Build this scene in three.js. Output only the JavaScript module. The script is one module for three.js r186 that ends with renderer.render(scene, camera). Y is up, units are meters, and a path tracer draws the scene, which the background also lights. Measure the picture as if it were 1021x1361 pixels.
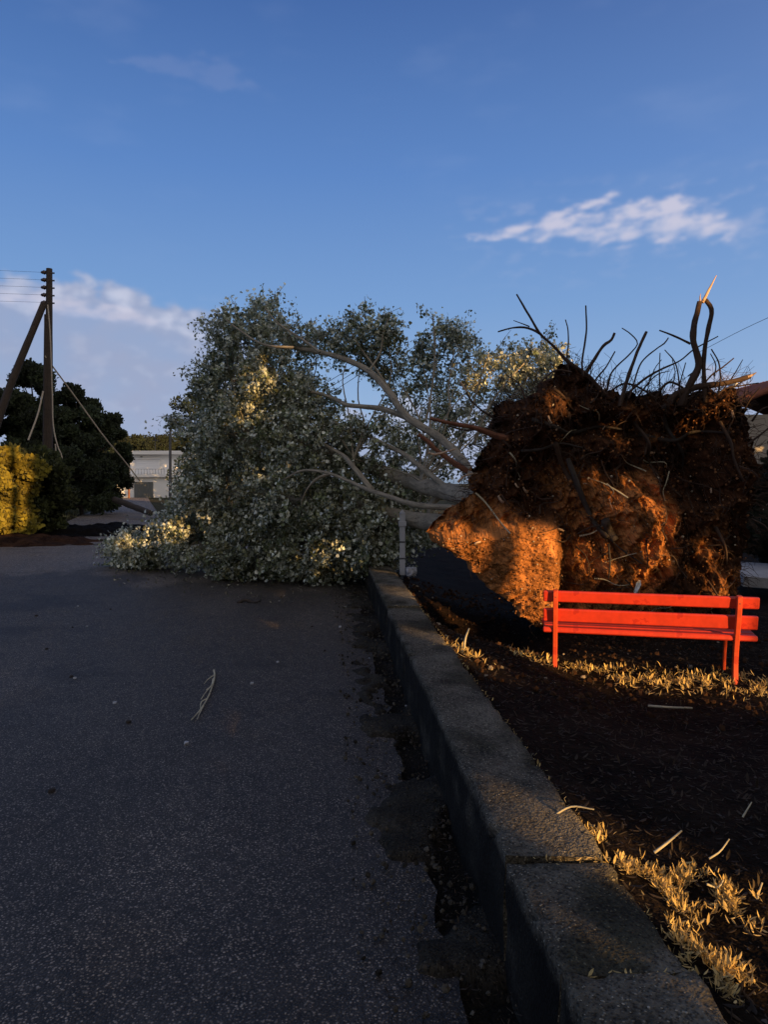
import * as THREE from 'three';
import { mergeGeometries, mergeVertices } from 'three/addons/utils/BufferGeometryUtils.js';
import { ImprovedNoise } from 'three/addons/math/ImprovedNoise.js';

// ---------------------------------------------------------------- camera, sky, sun, exposure
const scene = new THREE.Scene();
const FOCAL = 983, TILT = Math.atan(43.5 / 983), EYE = 1.8;
const camera = new THREE.PerspectiveCamera(2 * Math.atan(680.5 / FOCAL) * 180 / Math.PI, 769 / 1024, 0.05, 900);
camera.position.set(0, EYE, 0);
camera.rotation.x = -TILT;

const rad = Math.PI / 180;
const SUN_AZ = 35 * rad, SUN_EL = 9 * rad;            // low sun behind the photographer's right shoulder
const S = new THREE.Vector3(Math.sin(SUN_AZ) * Math.cos(SUN_EL), Math.sin(SUN_EL), Math.cos(SUN_AZ) * Math.cos(SUN_EL));
const sun = new THREE.DirectionalLight(new THREE.Color().setRGB(1, 0.58, 0.22), 5);
sun.position.copy(S).multiplyScalar(80);
sun.castShadow = true;
sun.shadow.radius = 0.6;
sun.shadow.mapSize.set(4096, 4096);
Object.assign(sun.shadow.camera, { left: -45, right: 45, top: 45, bottom: -45, near: 1, far: 260 });
scene.add(sun, sun.target);

const renderer = new THREE.WebGLRenderer({ antialias: true });
renderer.toneMapping = THREE.LinearToneMapping;
renderer.toneMappingExposure = 1.6;
renderer.shadowMap.enabled = true;

// ---------------------------------------------------------------- random numbers and noise
let seed = 1;
function reseed(n) { seed = n >>> 0; }
function rnd() { seed = (seed + 0x6D2B79F5) >>> 0; let t = seed; t = Math.imul(t ^ (t >>> 15), t | 1); t ^= t + Math.imul(t ^ (t >>> 7), t | 61); return ((t ^ (t >>> 14)) >>> 0) / 4294967296; }
const rr = (a, b) => a + (b - a) * rnd();
const gauss = () => (rnd() + rnd() + rnd() + rnd() - 2) * 0.9;
const PN = new ImprovedNoise();
const noise = (x, y, z) => PN.noise(x, y, z);
function fbm(x, y, z, o = 4) { let a = 0.5, s = 0; for (let i = 0; i < o; i++) { s += a * PN.noise(x, y, z + i * 7.3); x *= 2.03; y *= 2.03; z *= 2.03; a *= 0.5; } return s; }
const clamp = (x, a = 0, b = 1) => Math.min(b, Math.max(a, x));
const smooth = (a, b, x) => { const t = clamp((x - a) / (b - a)); return t * t * (3 - 2 * t); };
const lerp = (a, b, t) => a + (b - a) * t;
const V = (x, y, z) => new THREE.Vector3(x, y, z);
const lin = (r, g, b) => new THREE.Color().setRGB(r, g, b);

// ---------------------------------------------------------------- the sky: clear dusk blue with a few clouds all round
{
  const w = 2560, h = 1280, data = new Float32Array(w * h * 4);
  const stops = [[-90, 0x4c5460], [-1, 0xa4b9d6], [0, 0xa4b9d6], [6, 0x92b1d8], [13, 0x789fd2], [22, 0x5d87c5], [33, 0x4167a6], [50, 0x38588e], [90, 0x344f7c]]
    .map(([e, c]) => [e, new THREE.Color(c).multiplyScalar(1 / 1.6)]);
  const mainClouds = [[15.4, 16.9, 9.6, 0.9, 3.0], [-25.5, 11.6, 8.5, 0.62, 1.2], [-62, 22, 8, 0.8, 3], [74, 16, 9, 0.8, 3.5], [121, 21, 11, 0.8, 3], [-118, 15, 9, 0.9, 3.4], [171, 19, 10, 0.7, 3], [-15, 27, 5, 0.07, 1.6]];
  for (let j = 0; j < h; j++) {
    const el = ((j + 0.5) / h * 180 - 90);
    let k = 0; while (k < stops.length - 2 && el > stops[k + 1][0]) k++;
    const f = clamp((el - stops[k][0]) / (stops[k + 1][0] - stops[k][0]));
    const base = stops[k][1].clone().lerp(stops[k + 1][1], f);
    for (let i = 0; i < w; i++) {
      const o = (j * w + i) * 4;
      let r = base.r, g = base.g, b = base.b;
      if (el > -2 && el < 46) {
        const ang = ((i + 0.5) / w - 0.5) * 2 * Math.PI, dx = Math.cos(ang), dz = Math.sin(ang);
        const az = Math.atan2(dx, -dz) / rad;                         // 0 straight ahead, to the right positive
        let c = 0, pink = 0;
        for (const [ca, ce, half, amt, tall] of mainClouds) {         // torn clouds with a level underside, thicker on the right
          let da = az - ca; da -= Math.round(da / 360) * 360;
          if (Math.abs(da) > half * 1.7) continue;
          const n = fbm(az * 0.42 + ca, el * 1.25, 3.1, 6), n2 = fbm(az * 0.55 + 7, el * 1.5 - az * 0.12, 9.2, 6);
          const th = tall * smooth(-half * 1.05, half * 0.3, da) * smooth(half * 1.45, half * 0.6, da) + 0.25;
          const u = (el - ce + 0.085 * da + 0.6 * n) / th;                          // 0 at the underside, 1 at the top
          const body = smooth(-0.16, 0.2, u + 0.3 * n2) * smooth(1.15, 0.55, u - 0.7 * n - 0.35 * n2) * smooth(-half * 1.15, -half * 0.8, da + 2 * n) * smooth(half * 1.4, half * 0.7, da + 4 * n);
          const d = smooth(0.02, 0.95, body * (0.74 + 1.1 * n2 + 0.6 * n));
          const wisp = smooth(0.02, 0.5, n2 + 0.6 * n + 0.05) * smooth(half * 1.7, half * 0.6, Math.abs(da - 3)) * smooth(2.6, 0.6, Math.abs(el - ce - 0.4) / (tall * 0.6)) * 0.2;
          c = Math.max(c, d * amt * 0.92, wisp * amt); pink = Math.max(pink, smooth(0.0, 0.8, u + 1.2 * n2));
        }
        if (el < 19) {                                                 // hazy bank of cloud low over the horizon
          const bankTop = 12 + 3.4 * fbm(dx * 6 + 1.7, dz * 6, 4.4, 5) - 6 * smooth(-13, -5, az) * smooth(70, 25, az) + 2 * fbm(dx * 2.1, dz * 2.1, 8, 2);
          const nb = fbm(dx * 15, el * 0.42, dz * 15, 5), n3 = fbm(dx * 34 + 3, el * 1.1, dz * 34, 4);
          const bank = smooth(0.5, -0.6, el - bankTop - 2.6 * nb - 1.2 * n3) * (0.85 + 0.5 * nb);
          const low = clamp(bank) * 0.92, puff = smooth(0.0, 0.42, nb + 0.5 * n3) * 0.75 * smooth(2.4, 0.2, Math.abs(el - bankTop + 0.8)) + 0.2 * smooth(0.05, 0.4, n3 + nb * 0.5);
          r = lerp(r, lerp(0.215, 0.36, puff), low); g = lerp(g, lerp(0.245, 0.38, puff), low); b = lerp(b, lerp(0.35, 0.47, puff), low);
        }
        const hi = el < 12 ? 0 : smooth(0.13, 0.6, fbm(dx * 5 + 20, el * 0.28, dz * 5, 6) + 0.06) * smooth(12, 24, el) * smooth(45, 30, el) * 0.07;
        const cc = clamp(c);
        r = lerp(r, lerp(0.26, 0.40, pink), cc); g = lerp(g, lerp(0.30, 0.385, pink), cc); b = lerp(b, lerp(0.43, 0.46, pink), cc);
        r = lerp(r, 0.32, hi); g = lerp(g, 0.37, hi); b = lerp(b, 0.50, hi);
      }
      if (el > -2 && el < 80) {                                       // afterglow spreading from the low sun
        const ang = ((i + 0.5) / w - 0.5) * 2 * Math.PI, d = Math.cos(el * rad) * (Math.cos(ang) * Math.sin(SUN_AZ) + Math.sin(ang) * Math.cos(SUN_AZ)) * Math.cos(SUN_EL) + Math.sin(el * rad) * Math.sin(SUN_EL);
        const gl = Math.exp(-Math.pow(Math.acos(clamp(d, -1, 1)) / (56 * rad), 2)) * smooth(-2, 3, el);
        r += 0.74 * gl; g += 0.55 * gl; b += 0.24 * gl;
      }
      data[o] = r; data[o + 1] = g; data[o + 2] = b; data[o + 3] = 1;
    }
  }
  const t = new THREE.DataTexture(data, w, h, THREE.RGBAFormat, THREE.FloatType);
  t.mapping = THREE.EquirectangularReflectionMapping; t.magFilter = THREE.LinearFilter; t.needsUpdate = true;
  scene.background = t; scene.environment = t;
}

// ---------------------------------------------------------------- helpers
// a point of the place from its bearing in the survey sheet (sheet units, focal length above) and its distance ahead
function at(px, py, d) {
  const u = (px - 510.5) / FOCAL, v = -(py - 680.5) / FOCAL, c = Math.cos(TILT), s = Math.sin(TILT);
  const y = v * c - s, z = v * s + c;
  return V(u * d / z, EYE + y * d / z, -d);
}
const taken = {};
function numbered(n) { taken[n] = (taken[n] ?? -1) + 1; return taken[n] ? n + '_' + String(taken[n]).padStart(3, '0') : n; }
function tag(o, label, category, group) { o.userData.label = label; o.userData.category = category; if (group) o.userData.group = group; return o; }
function mesh(name, geo, mat, parent) {
  const m = new THREE.Mesh(geo, mat); m.name = parent ? name : numbered(name); m.castShadow = m.receiveShadow = true; (parent || scene).add(m); return m;
}
function thing(name, label, category, pos = V(0, 0, 0), group) {
  const g = new THREE.Group(); g.name = numbered(name); g.position.copy(pos); scene.add(g); return tag(g, label, category, group);
}
function struct(name, geo, mat) { const m = mesh(name, geo, mat); m.userData.kind = 'structure'; return m; }
function instanced(name, geo, mat, mats, cols, parent) {
  const m = new THREE.InstancedMesh(geo, mat, mats.length); m.name = parent ? name : numbered(name);
  mats.forEach((x, i) => { m.setMatrixAt(i, x); if (cols) m.setColorAt(i, cols[i]); });
  m.userData.kind = 'stuff'; m.castShadow = m.receiveShadow = true; (parent || scene).add(m); return m;
}
function box(w, h, d, x = 0, y = 0, z = 0) { return new THREE.BoxGeometry(w, h, d).translate(x, y, z); }
// box with chamfered long edges
function plank(w, h, d, c = 0.006) {
  const s = new THREE.Shape(); const a = w / 2, b = h / 2;
  s.moveTo(-a + c, -b); s.lineTo(a - c, -b); s.lineTo(a, -b + c); s.lineTo(a, b - c); s.lineTo(a - c, b); s.lineTo(-a + c, b); s.lineTo(-a, b - c); s.lineTo(-a, -b + c); s.closePath();
  return new THREE.ExtrudeGeometry(s, { depth: d - 2 * c, bevelEnabled: true, bevelSize: c * 0.6, bevelThickness: c, bevelSegments: 1, steps: 1 }).translate(0, 0, -d / 2 + c);
}
// tapered, slightly knobbly tube through points
function limb(pts, r0, r1, { seg = 8, step = 0.09, knob = 0.12, cap = true, n0 = 0 } = {}) {
  const curve = new THREE.CatmullRomCurve3(pts, false, 'centripetal');
  const len = curve.getLength(), n = Math.max(3, Math.min(140, Math.round(len / step)));
  const pos = [], idx = [], uv = [];
  let T = curve.getTangentAt(0), N = Math.abs(T.y) < 0.9 ? V(0, 1, 0) : V(1, 0, 0); N.cross(T).normalize();
  for (let i = 0; i <= n; i++) {
    const t = i / n, p = curve.getPointAt(t); T = curve.getTangentAt(t);
    N.addScaledVector(T, -N.dot(T)).normalize(); const B = T.clone().cross(N);
    const r = lerp(r0, r1, t);
    for (let k = 0; k <= seg; k++) {
      const a = k / seg * 2 * Math.PI, ca = Math.cos(a), sa = Math.sin(a);
      const q = r * (1 + knob * 2 * noise(ca * 1.3 + n0, sa * 1.3, t * len * 2.2 / Math.max(0.15, Math.sqrt(r)) * 0.5 + n0));
      pos.push(p.x + (N.x * ca + B.x * sa) * q, p.y + (N.y * ca + B.y * sa) * q, p.z + (N.z * ca + B.z * sa) * q);
      uv.push(k / seg * Math.max(0.05, 2 * Math.PI * r0), t * len);
    }
  }
  for (let i = 0; i < n; i++) for (let k = 0; k < seg; k++) { const a = i * (seg + 1) + k, b = a + seg + 1; idx.push(a, b, a + 1, b, b + 1, a + 1); }
  if (cap) for (const [row, flip] of [[0, 1], [n, 0]]) {
    const p = curve.getPointAt(row / n), c = pos.length / 3; pos.push(p.x, p.y, p.z); uv.push(0, row / n * len);
    for (let k = 0; k < seg; k++) { const a = row * (seg + 1) + k; flip ? idx.push(c, a, a + 1) : idx.push(c, a + 1, a); }
  }
  const g = new THREE.BufferGeometry();
  g.setAttribute('position', new THREE.Float32BufferAttribute(pos, 3)); g.setAttribute('uv', new THREE.Float32BufferAttribute(uv, 2)); g.setIndex(idx); g.computeVertexNormals();
  return g;
}
function grid(nu, nv, f, color) {            // f(u, v) -> Vector3 ; uv in metres from x, z
  const pos = [], uv = [], idx = [], col = [];
  for (let j = 0; j <= nv; j++) for (let i = 0; i <= nu; i++) {
    const p = f(i / nu, j / nv); pos.push(p.x, p.y, p.z); uv.push(p.u ?? p.x, p.v ?? p.z);
    if (color) { const c = color(p); col.push(c[0], c[1], c[2]); }
  }
  for (let j = 0; j < nv; j++) for (let i = 0; i < nu; i++) { const a = j * (nu + 1) + i, b = a + nu + 1; idx.push(a, a + 1, b, b, a + 1, b + 1); }
  const g = new THREE.BufferGeometry();
  g.setAttribute('position', new THREE.Float32BufferAttribute(pos, 3)); g.setAttribute('uv', new THREE.Float32BufferAttribute(uv, 2));
  if (color) g.setAttribute('color', new THREE.Float32BufferAttribute(col, 3));
  g.setIndex(idx); g.computeVertexNormals(); return g;
}
// tileable lattice noise for textures
function lattice(n, s) { reseed(s); const a = new Float32Array(n * n); for (let i = 0; i < n * n; i++) a[i] = rnd(); return (x, y) => { x = ((x % 1) + 1) % 1 * n; y = ((y % 1) + 1) % 1 * n; const i = Math.floor(x), j = Math.floor(y); let fx = x - i, fy = y - j; fx = fx * fx * (3 - 2 * fx); fy = fy * fy * (3 - 2 * fy); const i1 = (i + 1) % n, j1 = (j + 1) % n, i0 = i % n, j0 = j % n; return lerp(lerp(a[j0 * n + i0], a[j0 * n + i1], fx), lerp(a[j1 * n + i0], a[j1 * n + i1], fx), fy); }; }
function octaves(n, s, o, stretch = 1) { const l = []; for (let i = 0; i < o; i++) l.push(lattice(n << i, s + i * 17)); return (x, y) => { let v = 0, a = 0.5, t = 0; for (const q of l) { v += a * q(x, y * stretch); t += a; a *= 0.55; } return v / t; }; }
function texture(size, metres, f, color = true) {
  const d = new Uint8Array(size * size * 4);
  for (let j = 0; j < size; j++) for (let i = 0; i < size; i++) {
    const c = f(i / size, j / size), o = (j * size + i) * 4;
    for (let k = 0; k < 3; k++) { const x = clamp(Array.isArray(c) ? c[k] : c); d[o + k] = 255 * (color ? (x <= 0.0031308 ? 12.92 * x : 1.055 * Math.pow(x, 1 / 2.4) - 0.055) : x) + 0.5; }
    d[o + 3] = 255;
  }
  const t = new THREE.DataTexture(d, size, size, THREE.RGBAFormat); t.wrapS = t.wrapT = THREE.RepeatWrapping; t.magFilter = THREE.LinearFilter; t.minFilter = THREE.LinearMipmapLinearFilter; t.generateMipmaps = true;
  t.colorSpace = color ? THREE.SRGBColorSpace : THREE.NoColorSpace; t.repeat.set(1 / metres, 1 / metres); t.needsUpdate = true; return t;
}
// scattered stones: returns [id 0..1, closeness 0..1]
function stones(n, s, fill) { reseed(s); const P = []; for (let i = 0; i < n * n; i++) P.push([rnd(), rnd(), rnd(), 0.25 + 0.35 * rnd(), rnd() < fill]); return (u, v) => { const x = u * n, y = v * n, i = Math.floor(x), j = Math.floor(y); let best = 0, id = 0; for (let b = -1; b <= 1; b++) for (let a = -1; a <= 1; a++) { const q = P[((j + b + n) % n) * n + (i + a + n) % n]; if (!q[4]) continue; const dx = x - i - a - q[0], dy = y - j - b - q[1], d = 1 - Math.sqrt(dx * dx + dy * dy) / q[3]; if (d > best) { best = d; id = q[2]; } } return [id, best]; }; }

// ---------------------------------------------------------------- materials
const M = {};
{
  const big = stones(280, 11, 0.95), small = stones(480, 23, 0.85), o1 = octaves(8, 5, 6), o2 = octaves(24, 7, 5), o3 = octaves(110, 9, 3);
  const aspH = new Float32Array(2048 * 2048);
  const asp = texture(2048, 3.1, (u, v) => {
    const [ib, cb] = big(u, v), [is, cs] = small(u, v), n = o1(u, v), f = o2(u, v);
    const mo = o3(u, v); let a = 0.024 + 0.024 * (n - 0.5) + 0.02 * (f - 0.5) + 0.03 * (mo - 0.5), r = 1.2, g = 1, b = 0.78, hgt = 0.1 + 0.2 * f + 0.3 * mo;
    if (cs > 0.15) { a += 0.035 * is * is; hgt = Math.max(hgt, 0.35 + 0.2 * Math.sqrt(cs)); }
    if (cb > 0.12) { const t = smooth(0.1, 0.3, cb); a = lerp(a, 0.014 + 0.27 * Math.pow(ib, 2.2), t) * (0.55 + 0.9 * mo); hgt = Math.max(hgt, 0.25 + 0.3 * mo + 0.4 * Math.sqrt(cb)); if (ib > 0.85) { r = 1.2; b = 0.78; } }
    aspH[Math.floor(v * 2048) * 2048 + Math.floor(u * 2048)] = hgt;
    return [a * r, a * g, a * b];
  });
  const aspB = texture(2048, 3.1, (u, v) => aspH[Math.floor(v * 2048) * 2048 + Math.floor(u * 2048)], false);
  M.asphalt = new THREE.MeshPhysicalMaterial({ specularIntensity: 1, map: asp, bumpMap: aspB, bumpScale: 0.009, roughness: 0.68, vertexColors: true });
  const cst = stones(150, 31, 0.4), c1 = octaves(6, 41, 8), c2 = octaves(128, 43, 3);
  const conc = texture(1024, 1.3, (u, v) => { const [i, c] = cst(u, v), n = c1(u, v), f = c2(u, v); let a = 0.105 + 0.2 * (n - 0.5) + 0.16 * (f - 0.5); if (f < 0.3) a *= 0.6; if (c > 0.2) a = lerp(a, 0.05 + 0.5 * i * i * i, 0.8); a = Math.max(0.025, a); return [a * 1.13, a, a * 0.74]; });
  const concB = texture(1024, 1.3, (u, v) => { const [i, c] = cst(u, v); return clamp(0.15 + 0.4 * c1(u, v) + 0.4 * c2(u, v) + 0.25 * c); }, false);
  M.concrete = new THREE.MeshPhysicalMaterial({ specularIntensity: 0.35, map: conc, bumpMap: concB, bumpScale: 0.022, roughness: 0.9, vertexColors: true });
  const conc2 = texture(512, 1.3, (u, v) => { const a = 0.42 + 0.25 * (c1(u, v) - 0.5) + 0.2 * (c2(u, v) - 0.5); return [a, a, a]; });
  M.concretePlain = new THREE.MeshStandardMaterial({ map: conc2, bumpMap: concB, bumpScale: 0.008, roughness: 0.92 });
  const s1 = octaves(10, 51, 7), s2 = octaves(60, 53, 4), sst = stones(110, 57, 0.35);
  const soil = texture(1024, 1.6, (u, v) => { const n = s1(u, v), f = s2(u, v), [i, c] = sst(u, v); let a = 0.55 + 1.1 * (n - 0.5) + 0.9 * (f - 0.5); if (c > 0.25) a = lerp(a, 0.5 + 1.1 * i * i, 0.7); return [a * 0.62, a * 0.62, a * 0.6]; });
  const soilB = texture(1024, 1.6, (u, v) => { const [i, c] = sst(u, v); return clamp(0.5 * s1(u, v) + 0.5 * s2(u, v) + 0.3 * c); }, false);
  M.soil = new THREE.MeshPhysicalMaterial({ specularIntensity: 0.15, map: soil, bumpMap: soilB, bumpScale: 0.03, roughness: 0.97, vertexColors: true });
  const b1 = octaves(8, 61, 6, 0.5), b2 = octaves(40, 63, 4, 0.35);
  const bark = texture(512, 0.8, (u, v) => { const a = 0.75 + 0.7 * (b1(u, v) - 0.5) + 0.45 * (b2(u, v) - 0.5) - (b2(v, u) > 0.72 ? 0.35 : 0); return [a, a, a]; });
  const barkB = texture(512, 0.8, (u, v) => 0.5 * b1(u, v) + 0.5 * b2(u, v), false);
  const barkMat = (r, g, b, bump = 0.012) => new THREE.MeshStandardMaterial({ map: bark, bumpMap: barkB, bumpScale: bump, roughness: 0.9, color: lin(r, g, b) });
  M.paleBark = barkMat(0.34, 0.30, 0.22, 0.01);
  M.darkBark = barkMat(0.055, 0.042, 0.032);
  M.rootBark = barkMat(0.075, 0.042, 0.024);
  M.redBark = barkMat(0.24, 0.095, 0.045);
  M.splinter = barkMat(0.72, 0.5, 0.32, 0.006);
  M.twig = barkMat(0.6, 0.54, 0.36, 0.004);
  M.poleWood = barkMat(0.05, 0.036, 0.028, 0.008);
  const w1 = octaves(8, 71, 6, 1), w2 = octaves(30, 73, 4, 1);
  const paint = texture(512, 0.9, (u, v) => { const n = w1(u, v), f = w2(u, v); let a = 0.9 + 0.35 * (n - 0.5) + 0.2 * (f - 0.5); return n > 0.66 ? [a * 0.75, a * 0.55, a * 0.6] : [a, a, a]; });
  const paintB = texture(512, 0.9, (u, v) => 0.4 * w1(u, v * 0.2) + 0.6 * w2(u, v), false);
  M.redPaint = new THREE.MeshPhysicalMaterial({ map: paint, bumpMap: paintB, bumpScale: 0.002, color: lin(0.58, 0.034, 0.009), roughness: 0.5, clearcoat: 0.25, clearcoatRoughness: 0.4 });
  M.orangePaint = new THREE.MeshPhysicalMaterial({ map: paint, bumpMap: paintB, bumpScale: 0.002, color: lin(0.62, 0.07, 0.018), roughness: 0.5, clearcoat: 0.2, clearcoatRoughness: 0.4 });
  M.white = new THREE.MeshStandardMaterial({ map: paint.clone(), color: lin(0.72, 0.72, 0.7), roughness: 0.85 });
  const pl = octaves(5, 81, 6), plast = texture(512, 4, (u, v) => { const a = 0.86 + 0.3 * (pl(u, v) - 0.5); return [a, a, a * 0.99]; });
  M.plaster = new THREE.MeshStandardMaterial({ map: plast, color: lin(0.85, 0.85, 0.84), roughness: 0.9 });
  M.shutter = new THREE.MeshStandardMaterial({ color: lin(0.76, 0.77, 0.78), roughness: 0.6 });
  M.garage = new THREE.MeshStandardMaterial({ map: plast, color: lin(0.12, 0.13, 0.13), roughness: 0.7 });
  M.greyWall = new THREE.MeshStandardMaterial({ map: plast, color: lin(0.34, 0.31, 0.27), roughness: 0.9 });
  M.tile = new THREE.MeshStandardMaterial({ map: plast, color: lin(0.22, 0.07, 0.04), roughness: 0.85 });
  M.glass = new THREE.MeshStandardMaterial({ color: lin(0.03, 0.035, 0.04), roughness: 0.1 });
  M.metal = new THREE.MeshStandardMaterial({ color: lin(0.35, 0.35, 0.36), roughness: 0.5, metalness: 0.6 });
  M.darkMetal = new THREE.MeshStandardMaterial({ color: lin(0.05, 0.05, 0.055), roughness: 0.6 });
  M.greyPaint = new THREE.MeshStandardMaterial({ map: plast, color: lin(0.42, 0.43, 0.44), roughness: 0.7 });
  M.cable = new THREE.MeshStandardMaterial({ color: lin(0.02, 0.02, 0.022), roughness: 0.7 });
  M.paleCable = new THREE.MeshStandardMaterial({ color: lin(0.36, 0.31, 0.24), roughness: 0.8 });
  M.ceramic = new THREE.MeshStandardMaterial({ color: lin(0.05, 0.03, 0.025), roughness: 0.3 });
  const leafMat = (tr, rough) => new THREE.MeshPhysicalMaterial({ color: lin(1, 1, 1), roughness: rough, specularIntensity: 0.5, transmission: tr, thickness: 0, side: THREE.DoubleSide });
  M.leaf = leafMat(0.25, 0.6);
  M.leafDull = leafMat(0.25, 0.9);
  M.dry = leafMat(0.2, 0.85);
}

// ---------------------------------------------------------------- the ground
const WALL = -0.0778;                                   // the wall drifts left going away, metres per metre
const wallL = (d) => 0.638 + WALL * d, wallR = (d) => 1.018 + WALL * d, WALL_TOP = 0.44;
const farDrop = (d) => -0.4 * smooth(28, 85, d);
const roadLeft = (d) => d < 18.5 ? -26 : d < 21 ? lerp(-26, -10.2, smooth(18.5, 20.2, d)) : lerp(-10.2, -10.2 - (d - 21) * 0.31, 1);
const roadRight = (d) => d < 17 ? wallL(d) - 0.02 : lerp(wallL(17), -5.5 - (d - 20) * 0.33, smooth(17, 24, d));
const roadY = (x, d) => 0.02 * fbm(x * 0.35, d * 0.35, 2, 3) + 0.035 + farDrop(d);
{
  const dirt = (p) => {
    const n = fbm(p.x * 0.35, p.z * 0.35, 1, 4), d = -p.z, g = smooth(-0.12, 0.2, n + 0.35 * smooth(34, 50, d) * smooth(-40, -20, p.x));
    const red = smooth(22, 17, d) * smooth(-6, -9, p.x);
    return [lerp(lerp(0.05, 0.12, red), 0.15, g * (1 - red)), lerp(lerp(0.042, 0.05, red), 0.145, g * (1 - red)), lerp(0.03, 0.075, g * (1 - red))];
  };
  struct('ground', grid(150, 150, (u, v) => {
    const e = (t) => Math.sign(t - 0.5) * Math.pow(Math.abs(t - 0.5) * 2, 2.2), x = e(u) * 320, z = -30 + e(v) * 330, d = -z;
    return V(x, -0.16 - 1.1 * smooth(4, 6, d) * smooth(18, 16, d) * smooth(22, 19, Math.abs(x)) + farDrop(d) + (d > 22 ? 0.12 * smooth(22, 26, d) : 0) + 0.06 * fbm(x * 0.3, z * 0.3, 3, 3), z);
  }, dirt), M.soil);
  const stain = (p) => {
    const n = fbm(p.x * 0.6, p.z * 0.25, 4, 4), m = fbm(p.x * 1.9, p.z * 1.3, 9, 4);
    const dirtBrown = smooth(0.1, 0.3, m + 0.3 * n) * 0.35, worn = smooth(0.0, 0.35, n) * 0.35, dark = smooth(0.17, 0.27, fbm(p.x * 0.5 + 8, p.z * 1.1, 2, 5)) * 0.4;
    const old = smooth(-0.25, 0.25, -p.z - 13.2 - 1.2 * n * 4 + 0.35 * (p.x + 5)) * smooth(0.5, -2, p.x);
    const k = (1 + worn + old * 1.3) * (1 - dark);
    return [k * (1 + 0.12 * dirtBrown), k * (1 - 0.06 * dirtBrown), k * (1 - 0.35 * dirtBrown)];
  };
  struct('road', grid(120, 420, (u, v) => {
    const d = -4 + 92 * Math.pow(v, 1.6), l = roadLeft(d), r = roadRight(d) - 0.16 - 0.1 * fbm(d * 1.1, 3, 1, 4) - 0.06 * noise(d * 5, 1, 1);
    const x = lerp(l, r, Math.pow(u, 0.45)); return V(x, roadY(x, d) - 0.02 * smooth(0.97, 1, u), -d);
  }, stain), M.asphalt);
}
// gutter: broken strip of old concrete and dirt between the asphalt and the wall
struct('gutter', grid(26, 420, (u, v) => {
  const d = 0.2 + 17 * v, x = lerp(wallL(d) - 0.62, wallL(d) + 0.05, u), n = fbm(x * 3.2, d * 2.2, 5, 5), slab = smooth(0.0, 0.1, fbm(x * 1.5, d * 1.2, 8, 4) + 0.04);
  return V(x, -0.03 + 0.075 * slab + 0.06 * n * (1 - 0.3 * slab) + 0.02 * fbm(x * 11, d * 11, 3, 3) - 0.12 * smooth(0.5, 0.12, u + 0.5 * fbm(x * 4, d * 3, 6, 3)), -d);
}, (p) => { const d = -p.z, slab = smooth(0.0, 0.1, fbm(p.x * 1.5, d * 1.2, 8, 4) + 0.04); const n = 0.8 + 0.7 * fbm(p.x * 5, d * 5, 2, 3); return [n * lerp(0.13, 0.3, slab), n * lerp(0.11, 0.29, slab), n * lerp(0.085, 0.27, slab)]; }), M.concrete);
// park soil on the wall's right, falling to the torn-out hole
function parkY(x, d) {
  const w = x - wallR(d), hole = smooth(1.5, 0.3, Math.hypot((x - 0.9) / 1.0, (d - 9.0) / 1.25)) * smooth(0.02, 0.45, w);
  let y = 0.37 - 0.30 * smooth(0.1, 1.5, w) * smooth(2.4, 5.6, d) - 0.08 * smooth(0.0, 0.3, w) - 0.13 * smooth(7, 9.4, d);
  y += 0.035 * fbm(x * 1.7, d * 1.7, 3, 4) + 0.02 * fbm(x * 6, d * 6, 7, 3);
  return y - 0.62 * hole;
}
struct('park_soil', grid(200, 260, (u, v) => {
  const d = -3 + 40 * Math.pow(v, 1.5), x = wallR(d) - 0.06 + 26 * Math.pow(u, 2.2); return V(x, parkY(x, d), -d);
}, (p) => {
  const n = 1 + 0.9 * fbm(p.x * 2.1, p.z * 2.1, 5, 4), d = -p.z, f = smooth(8, 10, d) * smooth(3.5, 0.5, Math.abs(p.x - 2.2));
  return [n * lerp(0.03, 0.026, f), n * lerp(0.019, 0.014, f), n * lerp(0.011, 0.008, f)];
}), M.soil);
// near-black bank painted in for a strip of shade across the far road, red earth at the left verge
function mound(name, cx, cd, rx, rd, h, col) {
  return struct(name, grid(60, 30, (u, v) => {
    const x = cx + (u - 0.5) * 2 * rx, d = cd + (v - 0.5) * 2 * rd, e = 1 - Math.hypot((u - 0.5) * 2, (v - 0.5) * 2) + 0.5 * fbm(x * 1.1, d * 1.6, cx, 4);
    return V(x, roadY(x, d) - 0.05 + h * smooth(0, 0.55, e) * (0.7 + 0.9 * fbm(x * 2, d * 2, 6, 4)) + 0.06 * smooth(-0.05, 0.12, e), -d);
  }, (p) => { const n = 1 + fbm(p.x * 3, p.z * 3, 2, 3); return [col[0] * n, col[1] * n, col[2] * n]; }), M.soil);
}
mound('shade_bank', -9.6, 24.6, 3.6, 2.2, 0.26, [0.016, 0.013, 0.011]);
mound('earth_verge', -11.8, 20.6, 4.2, 1.9, 0.22, [0.10, 0.048, 0.026]);

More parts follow.
